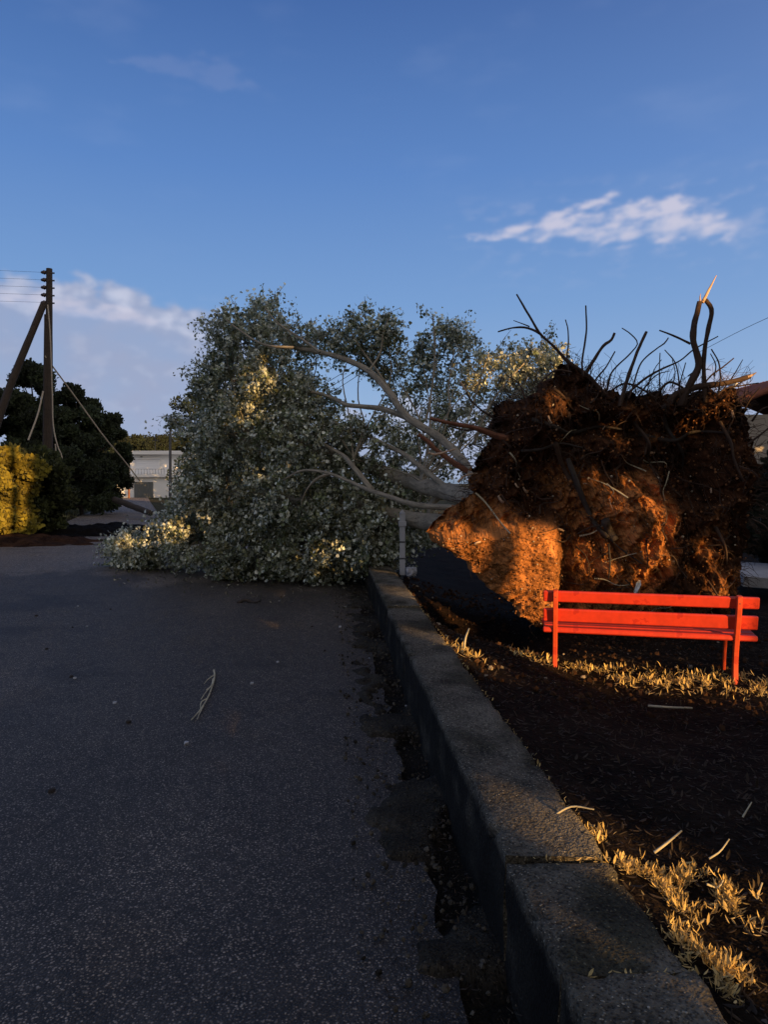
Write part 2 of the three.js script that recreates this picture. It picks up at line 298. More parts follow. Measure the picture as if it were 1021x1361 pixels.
// ---------------------------------------------------------------- low concrete wall, one block after another
{
  const t = thing('retaining_wall', 'low weathered concrete wall of long blocks between the road and the park', 'wall');
  const cuts = [[-0.6, 1.06, 0], [1.075, 1.985, 0.006], [2.0, 2.6, -0.012], [2.63, 6.03, 0], [6.05, 7.9, -0.018], [7.92, 11.6, 0.004], [11.64, 16, -0.01]];
  cuts.forEach(([d0, d1, dy], bi) => {
    const prof = [], n = 14, H = WALL_TOP + 0.12;                         // section: across (0..1) and up
    for (let i = 0; i <= 10; i++) prof.push([0, i / 10]);
    for (let i = 1; i < 13; i++) prof.push([i / 13, 1]);
    for (let i = 0; i <= 8; i++) prof.push([1, 1 - i / 8]);
    const L = d1 - d0, nl = Math.max(10, Math.round(L / 0.035));
    const pt = (pu, pv, t) => {
      const d = d0 + L * t, x0 = lerp(wallL(d), wallR(d), pu), y0 = -0.12 + H * pv + dy;
      const edge = Math.max(smooth(0.86, 1, pv) * Math.max(smooth(0.14, 0, pu), smooth(0.86, 1, pu)), smooth(0.05 / L, 0, Math.min(t, 1 - t)) * pv);
      const chip = 0.008 * edge + 0.075 * edge * smooth(0.1, 0.5, fbm(d * 9, pu * 2 + bi, pv, 5)), q = fbm(x0 * 4, y0 * 5, d * 4, 5);
      return V(x0 + (pu - 0.5) * -2 * chip + 0.016 * q * (pu === 0 || pu === 1 ? 1.6 : 0), y0 - chip * 0.85 * pv + (pv === 1 ? 0.014 * q + 0.008 * fbm(x0 * 15, d * 15, 3, 3) : 0), -d);
    };
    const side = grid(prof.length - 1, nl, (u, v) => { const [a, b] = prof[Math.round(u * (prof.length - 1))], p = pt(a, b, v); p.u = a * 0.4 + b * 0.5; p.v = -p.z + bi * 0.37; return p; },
      (p) => { const s = fbm(p.x * 2.4, p.y * 2 + bi, p.z * 1.5, 5), m = smooth(-0.02, 0.22, s), bl = 0.92 + 0.25 * noise(bi * 3.3, 1.2, 0.4), up = p.y > WALL_TOP - 0.045 ? 0.95 : 0.08 + 0.3 * smooth(0.0, 0.35, fbm(p.z * 2.6, p.y * 5, bi, 4)); return [bl * up * lerp(1, 0.42, m), bl * up * lerp(1, 0.43, m), bl * up * lerp(1, 0.36, m)]; });  // mottled sides far darker than the top: shade put into the colour
    const ends = [0, 1].map((e) => grid(10, 8, (u, v) => { const p = pt(u, v, e); p.u = p.x; p.v = p.y; return p; }, () => [0.75, 0.72, 0.66]));
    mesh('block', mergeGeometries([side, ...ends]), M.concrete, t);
  });
}

// ---------------------------------------------------------------- leaves and trees
function leafGeo(w, l, bend = 0.18) {       // pointed oval, folded along the rib
  const p = [0, 0, 0, -w * 0.5, l * 0.32, bend * w, -w * 0.4, l * 0.7, bend * w, 0, l, -bend * w * 0.6, w * 0.4, l * 0.7, bend * w, w * 0.5, l * 0.32, bend * w, 0, l * 0.5, 0];
  const g = new THREE.BufferGeometry(); g.setAttribute('position', new THREE.Float32BufferAttribute(p, 3));
  g.setAttribute('uv', new THREE.Float32BufferAttribute(new Float32Array(14), 2));
  g.setIndex([0, 6, 1, 1, 6, 2, 2, 6, 3, 3, 6, 4, 4, 6, 5, 5, 6, 0]); g.computeVertexNormals(); return g;
}
const LEAF = leafGeo(0.056, 0.064), SPRAY = (() => {   // a short shoot with seven leaves, for trees seen from afar
  reseed(91); const l = []; for (let i = 0; i < 7; i++) { const g = leafGeo(0.1, 0.14); g.rotateX(rr(-1.2, 1.2)); g.rotateZ(rr(-1.6, 1.6)); g.rotateY(rr(0, 6.3)); g.translate(rr(-0.1, 0.1), rr(-0.1, 0.1), rr(-0.1, 0.1)); l.push(g); } return mergeGeometries(l);
})();
const _q = new THREE.Quaternion(), _e = new THREE.Euler();
function placed(p, s, ex, ey, ez) { _e.set(ex, ey, ez); _q.setFromEuler(_e); return new THREE.Matrix4().compose(p, _q, V(s, s, s)); }
function inEllipsoid(shell) { for (;;) { const x = rr(-1, 1), y = rr(-1, 1), z = rr(-1, 1), r = x * x + y * y + z * z; if (r < 1 && (r > shell * shell || rnd() < 0.25)) return V(x, y, z); } }
// crown of clumps; keep(p) may open gaps
function makeTree(name, label, cat, base, h, R, { clumps = 26, per = 240, size = 1, tone = [0.05, 0.07, 0.035], vary = 0.4, low = 0.25, s = 1, group, keep, shape = 'round', bark = M.darkBark, slim = 1, tuft = 1 } = {}) {
  reseed(s * 7919 + 13);
  const t = thing(name, label, cat, base, group);
  const wob = () => rr(-0.06, 0.06) * R;
  const trunkTop = V(wob(), h * 0.72, wob());
  mesh('trunk', limb([V(0, -0.3, 0), V(wob(), h * 0.25, wob()), V(wob(), h * 0.5, wob()), trunkTop], Math.max(0.06, h * 0.022 * slim), h * 0.006, { seg: 8, step: h / 30 }), bark, t);
  const mats = [], cols = [], limbs = [];
  for (let c = 0; c < clumps; c++) {
    const f = Math.pow((c + rnd()) / clumps, 0.9), y = h * clamp(lerp(low, 0.95, f) + (shape === 'column' ? 0 : rr(-0.06, 0.06)), 0.04, 1);
    const prof = shape === 'column' ? 0.95 - 0.45 * Math.pow(Math.max(0, f - 0.6) / 0.4, 2) : Math.sqrt(Math.max(0.06, 1 - Math.pow((f - 0.42) / 0.62, 2)));
    const a = c * 2.4 + rr(-0.4, 0.4), rad_ = R * prof * (shape === 'column' ? rr(0.35, 0.85) : rr(0.4, 1.1)), ctr = V(Math.cos(a) * rad_, y, Math.sin(a) * rad_), cr = R * (shape === 'column' ? rr(0.26, 0.44) : rr(0.16, 0.4) * tuft) * (0.6 + 0.5 * prof);
    if (c % 2 === 0 && slim === 1) limbs.push(limb([V(0, Math.min(y * 0.8, h * 0.68), 0), V(ctr.x * 0.5, y * 0.92, ctr.z * 0.5), ctr], h * 0.007, 0.015, { seg: 5, step: h / 18 }));
    const tint = rr(1 - vary, 1 + vary);
    for (let k = 0; k < per; k++) {
      const e = inEllipsoid(0.55), p = V(ctr.x + e.x * cr * 1.15, ctr.y + e.y * cr * 0.85, ctr.z + e.z * cr * 1.15);
      if (p.y < 0.05) continue;
      if (keep && !keep(V(p.x + base.x, p.y + base.y, p.z + base.z))) { continue; }
      mats.push(placed(p, size * rr(0.7, 1.35), rr(-1, 1), rr(0, 6.3), rr(-1, 1)));
      const v = tint * rr(0.7, 1.35); cols.push(lin(tone[0] * v, tone[1] * v, tone[2] * v * rr(0.8, 1.2)));
    }
  }
  if (limbs.length) mesh('limbs', mergeGeometries(limbs), bark, t);
  instanced('crown', SPRAY, M.leafDull, mats, cols, t);
  return t;
}

// ---------------------------------------------------------------- the uprooted tree
reseed(404);
const tree = thing('fallen_tree', 'large uprooted poplar lying over the wall and road with its root plate upright', 'tree', V(0, 0, 0));
const DP = 9.6;                                           // the root plate stands this far ahead
const P = (list, d0, d1) => list.map(([x, y], i) => at(x, y, lerp(d0, d1 ?? d0, i / Math.max(1, list.length - 1))));
const px = (n, d) => n * d / FOCAL;
{
  // trunk, second trunk and limbs
  const add = (name, list, d0, d1, r0, r1, m = M.paleBark, o = {}) => mesh(name, limb(P(list, d0, d1), px(r0, d0), px(r1, d1), { n0: rnd() * 50, ...o }), m, tree);
  add('trunk', [[668, 676], [620, 661], [596, 654], [566, 646], [540, 638], [507, 627], [470, 612], [420, 600], [360, 590]], 9.9, 13.8, 14, 7, M.paleBark, { seg: 14 });
  add('trunk', [[660, 705], [606, 699], [583, 696], [550, 691], [520, 684], [480, 676], [430, 668], [360, 660]], 9.9, 13.2, 14, 7, M.paleBark, { seg: 14 });
  add('limb', [[640, 652], [630, 635], [613, 610], [586, 583], [540, 553], [516, 520], [490, 493], [457, 477], [425, 468], [390, 462]], 10.1, 13, 7, 2.6, M.paleBark, { seg: 10 });
  add('limb', [[545, 556], [506, 543], [460, 538], [447, 531], [420, 522], [390, 520]], 11.5, 12.8, 4, 1.6);
  add('limb', [[596, 650], [566, 626], [536, 603], [510, 590], [480, 575], [440, 560]], 10.8, 12.8, 4.2, 1.8);
  add('limb', [[610, 675], [553, 671], [520, 661], [490, 651], [467, 641], [433, 628], [400, 626], [376, 638]], 10.2, 11.8, 4.3, 1.2);
  add('limb', [[440, 630], [425, 634], [413, 644], [405, 656], [400, 672]], 11.6, 11.7, 2.4, 0.8);
  add('limb', [[495, 652], [466, 616], [457, 606], [430, 590]], 11.0, 12, 4, 2);
  add('limb', [[590, 655], [575, 668], [572, 690], [575, 712]], 11.3, 11.4, 5, 4);
  for (const [l, r] of [[[[566, 560], [572, 530], [577, 490], [578, 455], [575, 417]], 1.3], [[[540, 553], [525, 528], [503, 495], [473, 453], [462, 430]], 1.6], [[[600, 545], [596, 520], [600, 490], [604, 465]], 1], [[[490, 493], [505, 470], [510, 440], [516, 425]], 1.2], [[[425, 468], [400, 450], [370, 430], [352, 410]], 1.5], [[[390, 462], [350, 458], [320, 440], [300, 425]], 1.5], [[[565, 575], [550, 540], [532, 510]], 1.2], [[[630, 590], [648, 545], [672, 510], [700, 480]], 1.6], [[[610, 600], [625, 550], [640, 500], [650, 470]], 1.4]])
    add('branch', l, 12, 12.6, r * 1.25, r * 0.6);
  for (const [l] of [[[[569, 602], [577, 604], [605, 597]]], [[[609, 641], [618, 632], [635, 629]]], [[[612, 508], [618, 516], [621, 521]]]]) add('stripped_twig', l, 9.75, 9.75, 1.7, 1.1, M.splinter);
}
// crown: clumps of foliage [x, y, rx, ry, depth, half-depth, leaves, paleness]
{
  const clumps = [
    [310, 430, 34, 24, 13.6, .6, 1.1, .9], [352, 414, 24, 20, 13.6, .5, .8, .8], [340, 452, 54, 32, 13.7, .8, 1.5, .9], [294, 472, 20, 28, 13.9, .5, .7, .5], [400, 444, 36, 18, 13.2, .5, .8, .6], [440, 446, 28, 14, 13, .4, .4, .5],
    [485, 430, 38, 20, 12.8, .5, .9, .6], [515, 440, 22, 22, 12.8, .4, .5, .45], [470, 462, 30, 20, 13.0, .4, .5, .4], [512, 478, 26, 26, 13.4, .5, .6, .6],
    [590, 440, 28, 24, 13.0, .5, .7, .65], [610, 475, 52, 40, 13.1, .7, .85, .8], [660, 490, 46, 40, 13.2, .6, .8, .8], [710, 485, 42, 34, 13.2, .6, 1.6, .9], [735, 500, 24, 32, 13.0, .5, .9, 1.0], [640, 540, 60, 44, 13.2, .7, .8, .7], [590, 520, 40, 44, 13.3, .6, .7, .6], [530, 520, 34, 34, 13.5, .6, .6, .6], [560, 470, 22, 22, 13.3, .4, .4, .5], [690, 545, 46, 40, 13.3, .6, .9, .7],
    [274, 514, 18, 18, 14.2, .4, .5, .4], [270, 560, 18, 16, 14.2, .4, .5, .35], [300, 510, 48, 40, 13.8, .8, 2.0, .6], [370, 500, 56, 40, 13.2, .8, 2.0, .55], [415, 540, 38, 34, 13.0, .7, 1.4, .4],
    [292, 592, 36, 34, 14.0, .9, 2.2, .35], [340, 570, 66, 50, 13.3, 1.0, 3.8, .45], [420, 590, 64, 46, 12.7, 1.0, 3.8, .42], [500, 590, 52, 40, 12.7, .8, 1.7, .5], [560, 600, 46, 44, 12.6, .7, 1.1, .5], [610, 590, 40, 44, 12.6, .6, .7, .5],
    [268, 640, 28, 36, 14.2, .8, 1.7, .4], [240, 692, 32, 32, 14.6, .8, 2.0, .45], [300, 650, 70, 48, 13.5, 1.1, 3.8, .42], [390, 660, 74, 50, 12.8, 1.1, 4.4, .4], [470, 670, 60, 46, 12.3, .9, 3.6, .4], [530, 650, 40, 34, 12.5, .7, 1.4, .4],
    [180, 725, 36, 24, 15.0, .6, 2.0, .8], [215, 730, 34, 22, 14.6, .6, 1.5, .4], [270, 712, 52, 40, 13.9, 1.0, 3.2, .5], [340, 722, 66, 44, 13.2, 1.0, 4.4, .4], [420, 728, 66, 42, 12.7, .9, 4.4, .4], [490, 715, 44, 44, 12.0, .7, 2.4, .42], [510, 730, 30, 30, 11.9, .5, 1.2, .42], [330, 752, 44, 20, 13.2, .5, 1.4, .45], [410, 756, 60, 18, 12.9, .5, 1.6, .45], [232, 556, 10, 9, 14.6, .2, .12, .35], [545, 705, 26, 26, 12.0, .5, .7, .4], [175, 740, 30, 12, 15, .5, .7, .4],
  ];
  reseed(77);
  const mats = [], cols = [], tw = [];
  const spine = P([[560, 640], [470, 610], [400, 590], [330, 580]], 11.3, 13.4);
  for (const [cx, cy, rx, ry, d, hd, amt, pale] of clumps) {
    const C = at(cx, cy, d), ax = px(rx, d) * 0.84, ay = px(ry, d) * 0.84, n = Math.round(1850 * amt), ns = Math.round(9 * amt) + 4;
    const from = spine[Math.min(3, Math.max(0, Math.round((560 - cx) / 75)))];
    const mid = from.clone().lerp(C, 0.6).add(V(gauss() * 0.45, gauss() * 0.35 + 0.1, gauss() * 0.4));
    tw.push(limb([from, from.clone().lerp(mid, 0.5).add(V(gauss() * 0.2, gauss() * 0.2, gauss() * 0.2)), mid, C], 0.016, 0.005, { seg: 5, step: 0.2 }));
    // leaves hang in tufts along shoots
    for (let k = 0; k < ns * 5; k++) {
      const e = inEllipsoid(0.5), p = V(C.x + e.x * ax, C.y + e.y * ay, C.z + e.z * hd);
      const dir = V(e.x * ax + rr(-0.2, 0.2), e.y * ay - 0.12 + rr(-0.15, 0.15), e.z * hd).normalize(), len = rr(0.1, 0.46);
      if (k % 3 === 0) tw.push(limb([C.clone().lerp(p, 0.35), p.clone(), p.clone().addScaledVector(dir, len)], 0.007, 0.003, { seg: 4, step: 0.2, cap: false }));
      const m = Math.round(n / (ns * 5)), tint = rr(0.65, 1.3), yell = rr(0, 1), white = clamp(pale + 0.28 + rr(-0.35, 0.35));
      for (let q = 0; q < m; q++) {
        const t = rnd(), sp = 0.035 + 0.085 * t, pos = p.clone().addScaledVector(dir, len * t).add(V(gauss() * sp, gauss() * sp - 0.03, gauss() * sp));
        if (pos.y < 0.06) pos.y = 0.06 + rnd() * 0.1;
        mats.push(placed(pos, rr(0.62, 1.3), rr(-2.6, -0.4), rr(0, 6.3), rr(-0.8, 0.8)));
        const w = rnd() < white * 0.75 ? 1 : 0, v = tint * rr(0.75, 1.25);
        cols.push(w ? lin(0.62 * v, 0.66 * v, 0.56 * v) : lin((0.19 + 0.06 * yell) * v, 0.24 * v, 0.13 * v));
      }
    }
  }
  mesh('twigs', mergeGeometries(tw), M.paleBark, tree).userData.kind = 'stuff';
  instanced('foliage', LEAF, M.leaf, mats, cols, tree);
}
// root plate
{
  const C = [812, 672];
  const outline = [[565, 706], [585, 690], [606, 672], [622, 655], [630, 630], [640, 600], [655, 580], [660, 545], [668, 535], [692, 530], [716, 520], [735, 500], [748, 487], [762, 482], [778, 492], [800, 515], [840, 524], [880, 522], [920, 526], [948, 515], [962, 524], [976, 512], [984, 530], [1000, 560], [1008, 610], [1006, 680], [990, 740], [982, 800], [958, 838], [860, 846], [760, 842], [716, 833], [682, 803], [640, 770], [602, 737], [572, 722]]
    .map(([x, y]) => [Math.atan2(-(y - C[1]), x - C[0]), Math.hypot(x - C[0], y - C[1])]).sort((a, b) => a[0] - b[0]);
  const reach = (a) => { let i = outline.findIndex((o) => o[0] > a), p, q; const n = outline.length; if (i <= 0) { p = outline[n - 1]; q = outline[0]; const A = p[0], B = q[0] + 2 * Math.PI; if (a < A) a += 2 * Math.PI; return lerp(p[1], q[1], (a - A) / (B - A)); } p = outline[i - 1]; q = outline[i]; return lerp(p[1], q[1], (a - p[0]) / (q[0] - p[0])); };
  const na = 520, nr = 150;
  const smoothFace = (X, Y) => smooth(756, 724, X) * smooth(690, 712, Y + (X - 650) * 0.12) * smooth(560, 590, X);   // the cleanly sheared left face
  const build = (front) => grid(na, nr, (u, v) => {
    const a = (u - 0.5) * 2 * Math.PI, r = v, R = reach(Math.max(-Math.PI, Math.min(Math.PI - 1e-6, a))), rough = 1 + (0.08 * fbm(Math.cos(a) * 7, Math.sin(a) * 7, 3, 4) + 0.05 * fbm(Math.cos(a) * 26, Math.sin(a) * 26, 5, 3)) * smooth(0.5, 1, r);
    const X = C[0] + Math.cos(a) * R * r * rough, Y = C[1] - Math.sin(a) * R * r * rough;
    const flat = at(X, Y, DP), x = flat.x, y = flat.y, edge = Math.pow(r, 6);
    let z;
    if (front) {
      const sf = smoothFace(X, Y);
      const clod = fbm(x * 1.3, y * 1.3, 2, 3) * 0.62 + Math.abs(fbm(x * 3.2, y * 2.2, 5, 4)) * -0.55 + fbm(x * 9, y * 9, 8, 4) * 0.16 + fbm(x * 26, y * 26, 1, 3) * 0.06;
      const cave = -0.42 * smooth(1, 0.2, Math.hypot((X - 715) / 52, (Y - 640) / 72)) - 0.5 * smooth(1, 0.25, Math.hypot((X - 925) / 62, (Y - 610) / 95)) - 0.25 * smooth(1, 0.3, Math.hypot((X - 745) / 16, (Y - 770) / 75)) - 0.35 * smooth(1, 0.3, Math.hypot((X - 820) / 120, (Y - 568) / 24)) - 0.3 * smooth(1, 0.2, Math.hypot((X - 560) / 90, (Y - 716 + (X - 600) * 0.25) / 12));
      const bulge = 0.26 * smooth(1, 0.2, Math.hypot((X - 835) / 60, (Y - 700) / 90)) + 0.30 * sf + 0.2 * smooth(1, 0.2, Math.hypot((X - 720) / 60, (Y - 545) / 55));
      z = 0.18 - 0.28 * edge + bulge + lerp(clod + cave, fbm(x * 14, y * 14, 8, 4) * 0.07 + fbm(x * 3, y * 3, 4, 2) * 0.08, sf * 0.9);
    } else z = -0.3 - 0.75 * Math.sqrt(Math.max(0, 1 - r * r)) + 0.28 * edge * 0.7 + 0.35 * fbm(x * 2, y * 2, 11, 4) * (1 - edge);
    if (r > 0.999) z = -0.1 + 0.2 * fbm(x * 3, y * 3, 2, 3);
    // a plate leaning slightly, its left side nearer the road
    const p = V(x, y, -DP + z + 0.0 * y); p.u = x; p.v = y + z * 0.7; p.X = X; p.Y = Y; return p;
  }, (p) => {
    const n = fbm(p.x * 1.1, p.y * 1.1, 3, 4), m = fbm(p.x * 5, p.y * 5, 9, 4), humusAndShade = smooth(-0.12, 0.2, n * 1.2 + (p.y - 1.25) * 0.32 + m * 0.3 + 0.3 * smooth(860, 930, p.X) + 0.05 * smooth(800, 770, p.X) - 0.3 * smooth(1, 0.3, Math.hypot((p.X - 830) / 85, (p.Y - 690) / 130))) * (1 - 0.85 * smoothFace(p.X, p.Y));  // humus above; darker right and brighter middle are shade and light in the colour
    const k = 1 + 0.7 * m;
    return [k * lerp(1.0, 0.17, humusAndShade), k * lerp(0.40, 0.074, humusAndShade), k * lerp(0.13, 0.036, humusAndShade)];
  });
  const back = build(false); back.index.array.reverse(); back.computeVertexNormals();
  const plate = mesh('root_plate', mergeGeometries([build(true), back]), M.soil, tree);
  plate.userData.label = 'upright plate of orange earth and roots';
  // surface height of the plate's front for laying things on it
  const ray = new THREE.Raycaster(); const fm = new THREE.Mesh(build(true), new THREE.MeshBasicMaterial({ side: THREE.DoubleSide })); fm.updateMatrixWorld();
  // coarse lookup instead of thousands of ray casts
  const lut = new Map(), pa = fm.geometry.attributes.position;
  for (let i = 0; i < pa.count; i++) { const k = Math.round(pa.getX(i) * 20) + ',' + Math.round(pa.getY(i) * 20), z = pa.getZ(i); if (!lut.has(k) || lut.get(k) < z) lut.set(k, z); }
  const zAt = (x, y) => lut.get(Math.round(x * 20) + ',' + Math.round(y * 20)) ?? -DP - 0.1;
  const root = (list, r0, r1, m = M.rootBark, name = 'root', d = DP - 0.05, lean = 0) => {
    const dd = d - lean; return mesh(name, limb(P(list, d, dd), px(r0, d), px(r1, dd), { n0: rnd() * 40, seg: 7, step: 0.05, knob: 0.16 }), m, plate);
  };
  reseed(55);
  const tips = [
    [[[905, 540], [912, 522], [922, 503], [929, 486], [926, 467], [922, 453], [924, 430], [931, 401]], 5.6, 3.4], [[[938, 398], [946, 411], [943, 434], [937, 465], [936, 486], [938, 535]], 2.8, 3], [[[885, 540], [898, 526], [926, 515], [959, 510], [983, 505], [998, 500]], 5.4, 3],
    [[[918, 457], [898, 447], [877, 439]], 1.7, 1], [[[825, 530], [839, 519], [858, 503], [879, 491], [905, 479], [922, 465], [955, 447]], 1.7, .7], [[[806, 530], [808, 515], [813, 496], [841, 467], [848, 456], [839, 444], [827, 436]], 1.3, .7],
    [[[824, 540], [830, 519], [839, 491], [851, 460], [860, 441]], 2.8, 1.8], [[[772, 510], [780, 495], [790, 478], [804, 458], [813, 452], [817, 443]], 2.5, 1.8], [[[785, 520], [792, 505], [806, 488], [818, 467]], 1.3, .9], [[[836, 530], [841, 517], [853, 482], [874, 463], [884, 456], [889, 449]], 1.3, .8],
    [[[845, 535], [851, 524], [874, 498], [891, 493]], 1.1, .6], [[[884, 465], [898, 482], [904, 515], [905, 530]], .7, 1.1], [[[900, 530], [903, 515], [912, 482]], 1, .7], [[[930, 520], [945, 500], [960, 489], [976, 476]], 1.3, .8], [[[946, 464], [956, 482], [958, 505], [955, 525]], .9, 1.1], [[[950, 530], [964, 517], [990, 512], [1009, 509]], 1.5, .8],
    [[[990, 545], [999, 529], [1011, 515]], 1.1, .7], [[[878, 520], [877, 491], [878, 469]], 1, .6], [[[805, 525], [782, 499], [756, 481], [737, 461], [718, 443], [704, 420], [687, 391]], 2.9, 1.1], [[[720, 445], [708, 438], [696, 435], [680, 436], [662, 441]], 1.7, .9], [[[704, 434], [694, 430], [683, 426]], .9, .5],
    [[[757, 500], [754, 477], [756, 455], [755, 436], [752, 425]], 1.2, .8], [[[776, 500], [774, 482], [778, 455], [780, 436], [779, 406]], 1.5, 1], [[[760, 495], [740, 492], [722, 505], [705, 522]], 1.6, .8], [[[870, 530], [890, 508], [915, 520], [930, 530]], 2, 1.2], [[[812, 520], [830, 510], [850, 515], [870, 528]], 1.4, 1.2], [[[700, 535], [690, 510], [672, 498]], 1.4, .7], [[[668, 540], [660, 520], [668, 500]], 1.1, .6],
    [[[665, 560], [640, 545], [622, 525], [618, 500]], 1.5, .8], [[[960, 520], [975, 500], [988, 478]], 1, .5], [[[894, 515], [898, 495], [894, 478]], .9, .5], [[[915, 500], [930, 490], [946, 492]], .9, .5], [[[950, 500], [952, 485], [945, 470]], 1, .6], [[[862, 512], [872, 488], [880, 478]], .9, .5],
    [[[1000, 560], [1012, 545], [1030, 538]], 1.6, .9], [[[995, 590], [1015, 575], [1032, 560]], 1.4, .8], [[[1000, 640], [1018, 648], [1035, 640]], 1.4, .8], [[[1000, 690], [1018, 700], [1030, 720]], 1.4, .8],
  ];
  tips.forEach(([l, a, b], i) => root(l, a, b, M.rootBark, 'root', DP - 0.02 + rr(-0.25, 0.25) * (i > 2 && i !== 3 ? 1 : 0), rr(-0.2, 0.25) * (i > 3 ? 1 : 0)));
  for (const [l, a, b] of [[[[934, 402], [937, 397], [945, 381], [953, 366]], 2.6, .5], [[[932, 403], [931, 396], [932, 390]], 1.6, .3], [[[994, 501], [1000, 499], [1006, 495]], 2.6, .6]]) root(l, a, b, M.splinter, 'splintered_end', DP - 0.03);
  root([[676, 582], [661, 579], [630, 568], [602, 563], [572, 556]], 4.5, 2, M.redBark, 'torn_root'); root([[660, 650], [605, 616], [579, 597], [568, 586], [556, 577]], 5, 2.5, M.redBark, 'torn_root', DP + 0.9); root([[680, 595], [650, 570], [620, 572], [596, 566]], 2, 1, M.rootBark);
  // roots that run over the face
  const over = (list, r0, r1, m, name = 'root') => mesh(name, limb(list.map(([x, y]) => { const p = at(x, y, DP); p.z = zAt(p.x, p.y) + 0.02 + rnd() * 0.07; return p; }), r0, r1, { seg: 6, step: 0.06, n0: rnd() * 50, knob: 0.18 }), m, plate);
  over([[752, 610], [762, 640], [775, 670], [790, 700], [800, 712]], 0.035, 0.03, M.darkBark); over([[795, 690], [804, 705], [810, 716]], 0.06, 0.05, M.darkBark);
  over([[632, 655], [645, 668], [660, 690], [669, 705]], 0.012, 0.008, M.twig, 'root'); over([[733, 590], [748, 620], [770, 660], [788, 700]], 0.035, 0.02, M.rootBark); over([[800, 720], [802, 745], [800, 765]], 0.015, 0.008, M.darkBark); over([[790, 700], [815, 725], [840, 745]], 0.015, 0.008, M.darkBark);
  over([[700, 560], [730, 570], [760, 575], [800, 566], [830, 570]], 0.028, 0.014, M.darkBark); over([[860, 575], [900, 585], [935, 572], [970, 575]], 0.03, 0.015, M.darkBark); over([[690, 600], [715, 598], [740, 590], [770, 596]], 0.022, 0.01, M.darkBark); over([[880, 540], [893, 565], [900, 580], [918, 600], [930, 620]], 0.03, 0.012, M.darkBark); over([[960, 560], [968, 590], [970, 610], [980, 640]], 0.025, 0.012, M.rootBark); over([[850, 560], [862, 590], [870, 610], [874, 640]], 0.022, 0.01, M.rootBark); over([[730, 520], [745, 530], [760, 545], [775, 550]], 0.02, 0.01, M.rootBark); over([[950, 700], [958, 725], [965, 750]], 0.022, 0.012, M.rootBark);
  for (let i = 0; i < 90; i++) { const x = rr(650, 990), y = rr(530, 800); if (x < 745 && y > 690) continue; const a = rr(0, 6.3), l = []; let X = x, Y = y, an = a; for (let k = 0; k < 4; k++) { l.push([X, Y]); X += Math.cos(an) * rr(8, 20); Y += Math.sin(an) * rr(8, 20); an += rr(-0.7, 0.7); } over(l, rr(0.005, 0.014), 0.003, rnd() < 0.12 ? M.twig : M.rootBark); }
  // fine root hair
  const hair = [];
  for (let i = 0; i < 1500; i++) { const x = rr(600, 1005), y = 515 + 310 * Math.pow(rnd(), 1.4); if (x < 742 && y > 695 && rnd() < 0.9) continue; const p = at(x, y, DP); if (!lut.has(Math.round(p.x * 20) + ',' + Math.round(p.y * 20))) continue; p.z = zAt(p.x, p.y); const q = p.clone().add(V(gauss() * 0.1, gauss() * 0.1 - 0.03, rr(0.02, 0.14))), s = q.clone().add(V(gauss() * 0.12, -rr(0, 0.16), gauss() * 0.08)); hair.push(limb([p, q, s], 0.004, 0.002, { seg: 3, step: 0.12, cap: false, knob: 0 })); }
  for (let i = 0; i < 260; i++) { const x = rr(660, 1000), p = at(x, rr(505, 545), DP + rr(-0.3, 0.5)), q = p.clone().add(V(gauss() * 0.15, rr(0.02, 0.25), gauss() * 0.15)), s = q.clone().add(V(gauss() * 0.2, gauss() * 0.15, gauss() * 0.1)); hair.push(limb([p, q, s], 0.004, 0.002, { seg: 3, step: 0.12, cap: false, knob: 0 })); }
  for (let i = 0; i < 520; i++) { const a = rr(-0.6, 3.3), R = reach(Math.min(3.14, a)) * rr(0.93, 1.02), p = at(C[0] + Math.cos(a) * R, C[1] - Math.sin(a) * R, DP + rr(-0.15, 0.3)), o = V(Math.cos(a), Math.sin(a), 0), q = p.clone().addScaledVector(o, rr(0.03, 0.14)).add(V(gauss() * 0.08, gauss() * 0.08, rr(-0.05, 0.12))), s = q.clone().addScaledVector(o, rr(0, 0.14)).add(V(gauss() * 0.12, gauss() * 0.1 - 0.05, gauss() * 0.08)); hair.push(limb([p, q, s], rr(0.003, 0.007), 0.002, { seg: 3, step: 0.1, cap: false, knob: 0 })); }
  mesh('root_hairs', mergeGeometries(hair), M.rootBark, plate).userData.kind = 'stuff';
  // clods and pale chips stuck in the earth
  const clodGeo = new THREE.IcosahedronGeometry(1, 1); { const p = clodGeo.attributes.position; for (let i = 0; i < p.count; i++) { const v = V(p.getX(i), p.getY(i), p.getZ(i)); v.multiplyScalar(1 + 0.4 * noise(v.x * 1.4, v.y * 1.4, v.z * 1.4)); p.setXYZ(i, v.x, v.y * 0.8, v.z); } clodGeo.computeVertexNormals(); }
  const cm = [], cc = [];
  for (let i = 0; i < 5200; i++) {
    const x = rr(575, 1003), y = rr(510, 835), p = at(x, y, DP), k = Math.round(p.x * 20) + ',' + Math.round(p.y * 20); if (!lut.has(k)) continue;
    p.z = lut.get(k); const onFace = smoothFace(x, y) > 0.5, s = onFace ? rr(0.004, 0.012) : Math.pow(rnd(), 4) * 0.016 + 0.003; cm.push(placed(p, s, rr(0, 6), rr(0, 6), rr(0, 6)));
    const pale = rnd() < 0.05, v = rr(0.6, 1.3); cc.push(pale ? lin(0.5 * v, 0.42 * v, 0.3 * v) : lin(0.26 * v, 0.12 * v, 0.05 * v));
  }
  instanced('clods', clodGeo, new THREE.MeshPhysicalMaterial({ roughness: 1, specularIntensity: 0.15 }), cm, cc, plate);
